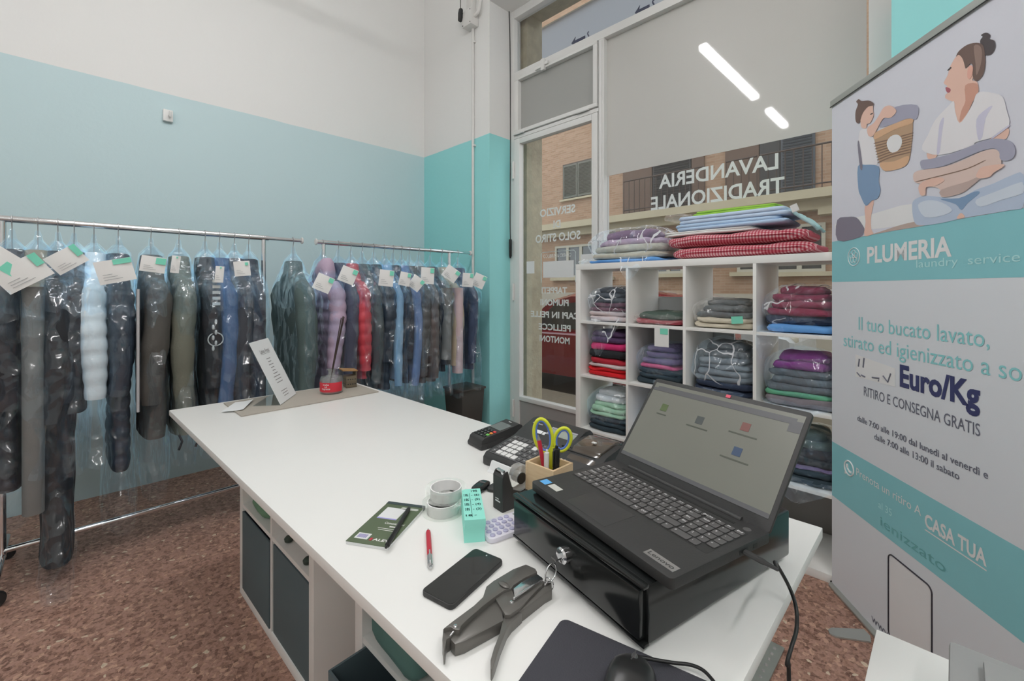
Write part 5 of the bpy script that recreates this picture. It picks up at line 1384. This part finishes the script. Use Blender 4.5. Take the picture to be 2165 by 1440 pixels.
for i in range(4):
    for j in range(4):
        kk = 'k' if i < 3 else ('k', 'g', 'y', 'r')[j]
        loc = Mc @ Vector((-.025+i*.0165, .008+j*.0135, 0))
        if kk not in rk2: rk2[kk] = MB().prism(rrect(-.0062, .0062, -.0045, .0045, .0018, 2), 0, .0022).obj('key', cm_[kk], cr, bevel=.0004, seg=1, loc=loc); oo = rk2[kk]
        else: oo = link('key', rk2[kk].data, cr, None, loc)
        oo.rotation_euler = (tl, 0, 0)
tb = MB()
for i, cs in enumerate(('*741', '0852', '#963')):
    for j, c_ in enumerate(cs): put_text(tb, c_, -.0265+i*.0165, .006+j*.0135, None, .0045, .0026, mat=Mc, flat=True)
o = tb.obj('key_legends', m_leg, cr); o['kind'] = 'stuff'
for k in range(4): MB().b2(.0400, .0412, .02+k*.007, .023+k*.007, .004, .010).obj('contact_slot', m_black, cr)

# ================================================================ far end of the counter
m_mat = M('grey_beige_leather', A(158, 152, 142, 1.2), .7, var=.05, bump=.1, bs=150)
tag(MB().b2(-2.272, -1.99, .478, 1.068, CT+.0002, CT+.006).obj('desk_mat', m_mat, bevel=.0015), 'grey beige mat at the far end of the counter', 'desk mat')
zm = CT+.0062
ps = thing('price_list_stand', 'clear stand holding a printed price list on the grey mat', 'price list', (-2.13, .701, zm), R(144.2))
lean = R(25); Mp = Matrix.Rotation(-lean, 4, 'X')
MB().b2(-.106, .106, .001, .003, .0, .30, Mp).obj('acrylic_panel', glass('clear_acrylic', (.95, .97, .97), .9), ps)
MB().b2(-.106, .106, 0, .11, .0003, .003).obj('acrylic_foot', glass('clear_acrylic_foot', (.95, .97, .97), .9), ps)
sh = MB().b2(-.104, .104, -.001, .0005, .002, .297, Mp).obj('printed_sheet', m_paper, ps)
tb = MB(); put_text(tb, 'Listino Prezzi', 0, .236, .10, .018, -.0014, mat=Mp, align='c', bold=.015)
tb.b2(-.05, .05, -.0014, -.0012, .231, .2325, Mp)
random.seed(4)
for k in range(9):
    ww = .03+.05*random.random()
    tb.b2(-ww/2, ww/2, -.0014, -.0012, .205-k*.0145, .2085-k*.0145, Mp)
for k in range(3): tb.b2(-.035+.004*k, .035-.004*k, -.0014, -.0012, .048-k*.012, .051-k*.012, Mp)
tb.obj('sheet_print', M('faded_ink', A(126, 124, 124), .7, var=0), sh)['kind'] = 'stuff'
pp_ = thing('loose_paper', 'loose white paper lying on the left end of the mat', 'paper', (0, 0, zm))
c4 = [W(u, v, zm) for u, v in ((468, 871), (497, 851), (536, 848), (514, 868))]
vs = []; fs = []
for i in range(7):
    for j in range(5):
        a, b = i/6, j/4
        p = [(1-a)*((1-b)*c4[0][k]+b*c4[1][k])+a*((1-b)*c4[3][k]+b*c4[2][k]) for k in range(2)]
        vs.append((p[0], p[1], .0006+.012*max(0, a-.5)**1.5+.004*b*a))
for i in range(6):
    for j in range(4): fs.append((i*5+j, (i+1)*5+j, (i+1)*5+j+1, i*5+j+1))
MB().add(vs, fs).obj('sheet', m_paper, pp_, smooth=60)
# reed diffuser
rd = thing('reed_diffuser', 'glass reed diffuser with red label and dark sticks', 'diffuser', (-2.126, .894, zm), R(-20))
m_cg = glass('bottle_glass', (.90, .91, .90), 1.0, .25)
MB().lathe([(.048, 0), (.052, .004), (.052, .070), (.048, .078), (.020, .082), (.0165, .086), (.0165, .108), (.021, .110), (.021, .115), (.014, .115), (.0135, .088), (.046, .074), (.047, .006)], 36).obj('bottle', m_cg, rd, smooth=40)
MB().lathe([(.001, .005), (.0455, .005), (.0455, .022), (.001, .022)], 30).obj('liquid', M('pink_liquid', A(176, 96, 100), .15, var=.03), rd, smooth=40)
def arc(a0, a1, r, z0, z1, n=16):
    m_ = MB(); q = []; fs = []
    for k in range(n+1):
        a = R(lerp(a0, a1, k/n)); q += [(r*math.cos(a), r*math.sin(a), z0), (r*math.cos(a), r*math.sin(a), z1)]
    for k in range(n): fs.append((2*k, 2*k+2, 2*k+3, 2*k+1))
    return m_.add(q, fs)
lb_ = arc(-130, 60, .0526, .012, .056).obj('red_label', M('crimson_label', A(190, 44, 58), .5, var=.03), rd, smooth=60)
arc(-122, -82, .0530, .015, .050).obj('pale_panel', M('pink_label_panel', A(206, 116, 122), .5, var=.03), lb_, smooth=60)
lt_ = MB()
def wrap(s, a0, z, wd, cap):
    vs_, fs_, w_ = text_geo(s, .03); lt_.add([(.0532*math.cos(R(a0)+x/w_*wd/.0532), .0532*math.sin(R(a0)+x/w_*wd/.0532), z+y*cap/.7) for x, y, _ in vs_], fs_)
wrap('muha', -48, .044, .030, .008); wrap('LE', -38, .034, .012, .007); wrap('fragranze', -55, .024, .042, .008)
lt_.obj('label_lettering', m_letter, lb_)
for k, (dx, dy) in enumerate(((.075, .045), (.082, .038), (.070, .052), (.088, .046))):
    MB().tube([(-.012+.003*k, -.01, .03), (dx, dy, .36+.004*k)], .0022, 6).obj('reed', M('dark_brown_reed', A(56, 44, 40), .7, var=.1), rd)
ib = thing('incense_box', 'small dark wooden box with holes behind the diffuser', 'box', (-2.19, 1.015, zm), R(-10))
m_dw = wood('weathered_wood', A(92, 82, 66), A(108, 96, 78))
MB().b2(-.032, .032, -.026, .026, .0003, .058).obj('body', m_dw, ib, bevel=.001)
ho = None
for i in range(4):
    for j in range(2):
        p = (.0326, -.017+i*.0115, .018+j*.024)
        if ho is None: ho = MB().lathe([(.0032, 0), (.0032, .0006)], 10, axis='X').obj('hole', m_black, ib, loc=p).data
        else: link('hole', ho, ib, None, p)
        p2 = (-.024+i*.016, -.0266, .018+j*.024)
        hh = link('hole', ho, ib, None, p2); hh.rotation_euler = (0, 0, R(-90))
MB().b2(-.034, .034, -.045, .03, 0, .006, Matrix.Translation((0, 0, .083)) @ Matrix.Rotation(R(-6), 4, 'X')).obj('raised_lid', wood('amber_wood', A(128, 96, 56), A(150, 114, 70)), ib, bevel=.001)
MB().b2(-.03, .03, .022, .026, .058, .086).obj('lid_support', m_dw, ib)
# ================================================================ roll-up banner
BL0, BD0, BDL, BDD = 1.40, 1.935, -.1193, -.9929
def bt_(u): a = (u-CU)/F; return (a*BD0-BL0)/(BDL-a*BDD)
def BN(u, v):
    t = bt_(u); d = BD0+t*BDD
    return (t, CAMH+(HV-v)/F*d)
ban = thing('roll_up_banner', 'tall roll-up advertising banner of the laundry at the right', 'banner',
            (.7071*(BL0-BD0), .7071*(BL0+BD0), 0), math.atan2(.7071*(BDL+BDD), .7071*(BDL-BDD)))
BW = .85
m_canvas = M('banner_canvas', A(182, 185, 195, 1.8), .55, var=.015, vs=2)
m_alu = M('silver_aluminium', A(176, 180, 176, 1.1), .35, .5, var=.03)
cv = MB().b2(0, BW, 0, .0012, .018, 2.10).obj('canvas', m_canvas, ban)
MB().b2(-.004, BW+.004, -.006, .010, 2.10, 2.128).obj('top_rail', m_alu, ban, bevel=.003)
MB().b2(-.004, BW+.004, -.0065, -.006, 2.0985, 2.103).obj('rail_edge', m_black, ban)
MB().prism_yz([(-.012, .0005), (-.014, .012), (-.004, .022), (.004, .024), (.014, .022), (.018, .014), (.018, .0005)], -.004, BW+.008).obj('base_cassette', m_alu, ban, bevel=.002)
MB().b2(-.006, -.004, -.004, .016, .004, .026).obj('end_cap', m_black, ban)
ft = [W(u, v, .004) for u, v in ((1842, 1358), (1768, 1347), (1754, 1340), (1751, 1332), (1758, 1328), (1826, 1331), (1840, 1345))]
iv = Matrix.Translation(ban.location) @ Matrix.Rotation(ban.rotation_euler.z, 4, 'Z'); iv.invert()
MB().prism([tuple((iv @ Vector(p))[:2]) for p in ft], .0005, .006).obj('swivel_foot', m_alu, ban)
MB().tube([(BW*.5, .012, .02), (BW*.5, .012, 2.11)], .006, 8).obj('support_pole', m_alu, ban)
LAY = [0]
def pm(name, rgb, k=1.65): return M(name, A(*rgb, k), .55, var=.02, vs=14)
def decal(name, poly, mat, par=cv, lay=1, smooth=True):
    if smooth:
        n = len(poly); q = []
        for i in range(n):
            p0, p1, p2, p3 = (Vector((*poly[(i+k) % n], 0)) for k in (-1, 0, 1, 2))
            for j in range(3):
                s = j/3; r_ = .5*((2*p1)+(p2-p0)*s+(2*p0-5*p1+4*p2-p3)*s*s+(3*p1-p0-3*p2+p3)*s**3); q.append((r_.x, r_.y))
        poly = q
    poly = [(min(BW-.001, max(.001, x)), z) for x, z in poly]
    y = -.0004*lay
    return MB().add([(x, y, z) for x, z in poly], [tuple(range(len(poly)))]).obj(name, mat, par)
def Zm(pts): return [BN(1740+x/2.769, y/2.769) for x, y in pts]
m_tealp = pm('banner_teal_print', (118, 172, 178))
m_wp = pm('banner_white_print', (214, 224, 226)); m_ltp = pm('banner_pale_teal_print', (122, 178, 180)); m_nvp = pm('banner_navy_print', (50, 54, 92)); m_gyp = pm('banner_grey_print', (92, 94, 106)); m_bkp = pm('banner_black_print', (44, 42, 50))
decal('teal_band', [(0, 1.336), (BW, 1.336), (BW, 1.512), (0, 1.512)], m_tealp, smooth=False)
decal('teal_band', [(0, .405), (BW, .405), (BW, .64), (0, .64)], m_tealp, smooth=False)
# picture
decal('picture_background', [(0, 1.5125), (BW, 1.5125), (BW, 2.097), (0, 2.097)], pm('picture_wall', (184, 185, 193)), smooth=False)
P_ = lambda nm, mt, pts, lay: decal('picture_'+nm, Zm(pts), mt, lay=lay)
skin = pm('picture_skin', (204, 164, 150)); shirt = pm('picture_white_shirt', (196, 194, 206)); hair = pm('picture_brown_hair', (98, 80, 74)); bun = pm('picture_dark_hair', (70, 64, 66))
denim = pm('picture_pale_denim', (158, 170, 188)); denim2 = pm('picture_blue_denim', (110, 134, 162)); towg = pm('picture_grey_towel', (142, 142, 158)); towb = pm('picture_beige_towel', (188, 168, 160)); wick = pm('picture_wicker', (158, 132, 108)); wick2 = pm('picture_wicker_base', (184, 150, 120)); cloth = pm('picture_grey_cloth', (112, 108, 120)); lip = pm('picture_red_lip', (150, 84, 92)); rug = pm('picture_rug', (162, 146, 138)); wst = pm('picture_skirting', (196, 196, 200)); brn = pm('picture_dark_stripes', (116, 94, 80))
P_('skirting', wst, [(88,1300),(300,1250),(520,1195),(560,1300),(430,1325),(250,1345),(90,1350)], 2)
P_('rug', rug, [(200,1392),(300,1368),(430,1325),(530,1300),(620,1290),(600,1320),(400,1352)], 3)
P_('cloth', cloth, [(86,1288),(150,1270),(200,1275),(235,1320),(245,1350),(215,1390),(88,1408)], 4)
P_('leg', skin, [(248,1205),(300,1170),(285,1260),(285,1340),(297,1368),(245,1380),(252,1300)], 4)
P_('shirt', shirt, [(215,780),(235,755),(262,750),(280,790),(300,810),(312,850),(322,960),(260,975),(225,985),(210,900)], 5)
P_('overalls', denim2, [(208,975),(250,965),(330,975),(330,1060),(340,1110),(325,1160),(290,1175),(255,1205),(225,1150),(210,1100)], 6)
P_('strap', cloth, [(207,850),(216,830),(236,975),(222,985)], 7)
P_('laundry', towg, [(335,745),(365,690),(430,625),(555,615),(555,690),(525,702),(430,722)], 5)
P_('basket', wick, [(303,790),(330,765),(420,725),(520,693),(528,780),(522,850),(510,930),(480,975),(370,1003),(340,960),(318,890)], 6)
P_('basket_base', wick2, [(336,955),(420,945),(506,912),(484,974),(372,1001)], 7)
P_('basket_rim', wick2, [(303,790),(330,765),(420,725),(520,693),(524,722),(420,760),(312,815)], 7)
for k in range(8): P_('basket_stripe', brn, [(310+k*3,835+k*16),(400,812+k*15),(522-k*2,778+k*16),(521-k*2,784+k*16),(400,819+k*15),(311+k*3,841+k*16)], 7)
P_('patch', wst, [(378,840),(400,800),(440,788),(466,810),(465,850),(440,885),(400,890)], 8)
P_('arm', skin, [(265,748),(300,722),(330,680),(360,630),(400,618),(436,650),(400,690),(360,692),(330,740),(297,797),(270,792)], 8)
P_('hair', hair, [(195,690),(197,650),(210,612),(200,595),(215,580),(232,592),(270,588),(298,600),(300,617),(270,625),(240,660),(225,700),(215,722),(200,715)], 9)
P_('face', skin, [(225,695),(240,658),(268,622),(296,612),(298,645),(302,668),(297,690),(280,720),(262,727),(258,750),(230,745)], 8)
P_('jeans', denim, [(525,1200),(545,1165),(600,1148),(660,1150),(800,1165),(890,1115),(1000,1075),(1100,1030),(1177,1020),(1177,1205),(1100,1230),(830,1275),(700,1305),(570,1320),(535,1290)], 4)
P_('jeans_shade', denim2, [(690,1165),(800,1160),(890,1122),(922,1130),(850,1190),(815,1230),(780,1195)], 5)
P_('foot', skin, [(788,1280),(812,1246),(836,1272)], 6)
P_('arm', skin, [(985,800),(1088,748),(1078,812),(1000,818)], 5)
P_('arm', skin, [(616,890),(674,900),(652,932),(618,928)], 5)
P_('face', skin, [(785,330),(800,318),(832,345),(838,400),(860,388),(885,392),(890,440),(880,470),(908,480),(915,540),(880,600),(850,665),(803,722),(775,645),(772,602),(725,578),(722,556),(736,540),(722,520),(732,503),(712,485),(735,440),(745,400),(765,360)], 6)
P_('ear', pm('picture_ear', (206, 150, 136)), [(858,392),(880,384),(884,420),(868,462),(852,450)], 8)
P_('mouth', lip, [(724,510),(752,520),(748,540),(730,538)], 7)
P_('eye', bun, [(733,412),(752,392),(758,398),(742,412)], 7)
P_('hair', hair, [(785,332),(800,300),(850,262),(905,250),(940,262),(952,300),(956,370),(945,430),(920,466),(895,472),(882,440),(885,388),(868,372),(842,400),(832,368),(820,338),(800,320)], 7)
P_('hair_bun', bun, [(925,240),(940,215),(930,205),(960,190),(985,205),(980,228),(1005,235),(1015,265),(1005,300),(985,320),(955,322),(935,290)], 6)
P_('shirt', shirt, [(665,700),(740,620),(772,592),(780,650),(805,720),(850,667),(885,602),(915,540),(1010,545),(1060,570),(1080,640),(1096,735),(1000,800),(975,812),(900,832),(870,857),(690,907),(585,876),(620,790)], 7)
P_('towel', towb, [(535,1020),(560,1000),(620,990),(720,975),(830,935),(930,890),(1005,872),(1045,895),(1052,940),(1040,982),(960,1012),(900,1052),(850,1112),(780,1142),(700,1152),(690,1107),(640,1092),(580,1077),(540,1062)], 8)
P_('towel_fold', brn, [(560,1060),(700,1025),(850,985),(950,940),(952,944),(850,991),(700,1031),(562,1064)], 9)
P_('towel', towg, [(580,940),(640,930),(760,900),(860,860),(960,820),(1040,812),(1110,830),(1133,870),(1125,920),(1080,942),(1045,930),(1040,890),(1000,868),(920,888),(800,938),(700,975),(600,990),(580,975)], 9)
P_('hand', skin, [(905,1030),(930,985),(975,970),(1065,960),(1060,980),(1010,1010),(985,1035),(930,1045)], 10)
P_('hand', skin, [(570,1082),(640,1045),(700,1040),(716,1060),(660,1090),(612,1096),(607,1140),(577,1140)], 10)
neck = pm('picture_neck_shade', (178, 134, 118)); sfold = pm('picture_shirt_shade', (176, 174, 190)); hlite = pm('picture_hair_light', (128, 108, 100)); jl = pm('picture_denim_light', (178, 186, 200))
P_('neck_shade', neck, [(838,500),(905,488),(912,540),(880,598),(850,660),(806,715),(815,650),(840,590)], 6.5)
P_('shirt_fold', sfold, [(690,720),(715,690),(700,800),(690,890),(672,900),(680,800)], 7.5)
P_('shirt_fold', sfold, [(905,700),(960,640),(1000,620),(960,690),(940,800),(915,815)], 7.5)
P_('shirt_fold', sfold, [(1000,800),(1094,732),(1088,748),(1000,812)], 7.5)
P_('hair_light', hlite, [(890,270),(925,268),(938,310),(930,380),(905,440),(900,370)], 7.5)
P_('denim_light', jl, [(560,1200),(620,1172),(700,1185),(760,1230),(700,1262),(600,1270)], 5.5)
P_('denim_light', jl, [(900,1170),(1020,1120),(1150,1070),(1177,1075),(1177,1130),(1050,1170),(930,1210)], 5.5)
P_('towel_shade', pm('picture_towel_shade', (164, 146, 140)), [(700,1110),(860,1060),(960,1010),(940,1035),(850,1110),(780,1140),(704,1148)], 8.5)
P_('eye', bun, [(283,668),(296,660),(297,666),(286,672)], 9.5)
# lettering
def btext(items, mat, name='lettering', lay=3):
    for s, u0, u1, v0, cap, bold in items:
        t0, z0 = BN(u0, v0); t1 = bt_(u1)
        words = s.split(' ') if cap >= .04 else [s]
        full = text_geo(s, bold)[2]; sc_ = (t1-t0)/full; pre = ''
        for w_ in words:
            pre = (pre+' '+w_) if pre else w_
            ww = text_geo(w_, bold)[2]
            o_ = put_text(MB(), w_, t0+(text_geo(pre, bold)[2]-ww)*sc_, z0, ww*sc_, cap, -.0004*lay, bold=bold).obj(name, mat, cv)
            if cap < .04: o_['kind'] = 'stuff'
btext([('PLUMERIA', 1834, 2013, 556, .060, .03)], m_wp)
btext([('laundry  service', 1938, 2158, 566, .026, 0)], pm('banner_faint_print', (158, 196, 198)))
btext([('Il tuo bucato lavato,', 1816, 2093, 697, .052, 0), ('stirato ed igienizzato a soli', 1784, 2188, 731, .052, 0)], m_ltp)
btext([('Euro/Kg', 1903, 2073, 815, .072, .035)], m_nvp)
btext([('RITIRO E CONSEGNA GRATIS', 1827, 2073, 836, .036, 0)], m_gyp)
btext([('dalle 7:00 alle 19:00 dal luned\u00ec al venerd\u00ec e', 1813, 2090, 889, .022, .01), ('dalle 7:00 alle 13:00 il sabato', 1849, 2029, 928, .022, .01)], m_gyp)
btext([('Prenota un ritiro A', 1811, 1948, 1004, .030, 0)], m_wp); btext([('CASA TUA', 1956, 2087, 1112, .042, .03)], m_wp)
btext([('al 35', 1858, 1886, 1073, .026, 0)], pm('banner_faint_print', (158, 196, 198)))
btext([('ienizzato', 1862, 2000, 1110, .034, 0)], pm('banner_ghost_print', (92, 150, 152)))
btext([('www', 1843, 1884, 1312, .030, 0)], m_gyp)
t0, z0 = BN(1956, 1117); t1 = bt_(2087)
decal('underline', [(t0, z0-.006), (t1, z0-.006), (t1, z0-.002), (t0, z0-.002)], m_wp, lay=3, smooth=False)
# flower emblem and chat emblem
tc_, zc_ = BN(1806, 543)
mb = MB(); mb.ring((tc_, -.0016, zc_), .036, .0014, 32, 5, 'Y')
for k in range(5):
    a = R(90+72*k); mb.ring((tc_+.016*math.cos(a), -.0016, zc_+.016*math.sin(a)), .010, .0009, 16, 5, 'Y')
mb.ring((tc_, -.0016, zc_), .005, .0012, 12, 5, 'Y'); o = mb.obj('flower_emblem', m_wp, cv); o['kind'] = 'stuff'
tc_, zc_ = BN(1796, 990)
mb = MB(); mb.ring((tc_, -.0016, zc_), .029, .003, 32, 5, 'Y'); mb.add([(tc_-.030, -.0016, zc_-.034), (tc_-.012, -.0016, zc_-.028), (tc_-.026, -.0016, zc_-.012)], [(0, 1, 2)])
mb.tube(smooth_path([(tc_-.012, -.0016, zc_+.012), (tc_-.010, -.0016, zc_-.002), (tc_+.002, -.0016, zc_-.012), (tc_+.014, -.0016, zc_-.012)], 4), [.005]*4+[.003]*5+[.005]*4, 6)
o = mb.obj('chat_emblem', m_wp, cv); o['kind'] = 'stuff'
# blank panel in a rounded black outline
t0, z1 = BN(1879, 1168); t1 = bt_(1971); z0 = .058
decal('blank_panel', [(t0+.004, z0+.004), (t1-.004, z0+.004), (t1-.004, z1-.004), (t0+.004, z1-.004)], pm('banner_panel_white', (196, 196, 200)), lay=2, smooth=False)
pts = [(x, -.001, z) for x, z in rrect(t0, t1, z0, z1, .02, 5)]
MB().tube(pts+[pts[0]], .0024, 5).obj('panel_outline', m_bkp, cv)
# paper price sticker
q4 = [BN(1809, 749), BN(1893, 779), BN(1893, 818), BN(1809, 796)]
sk = decal('price_sticker', q4, pm('sticker_paper', (206, 206, 200)), lay=2, smooth=False)
mb = MB()
for pts in ([(1816,775),(1818,759)], [(1826,777),(1828,757)], [(1813,788),(1820,796)], [(1822,793),(1830,797)], [(1845,798),(1860,800),(1858,806)], [(1868,795),(1878,808),(1884,790)]):
    mb.tube([(BN(u, v)[0], -.0014, BN(u, v)[1]) for u, v in pts], .0028, 5)
o = mb.obj('hand_written_price', m_gyp, cv); o['kind'] = 'stuff'
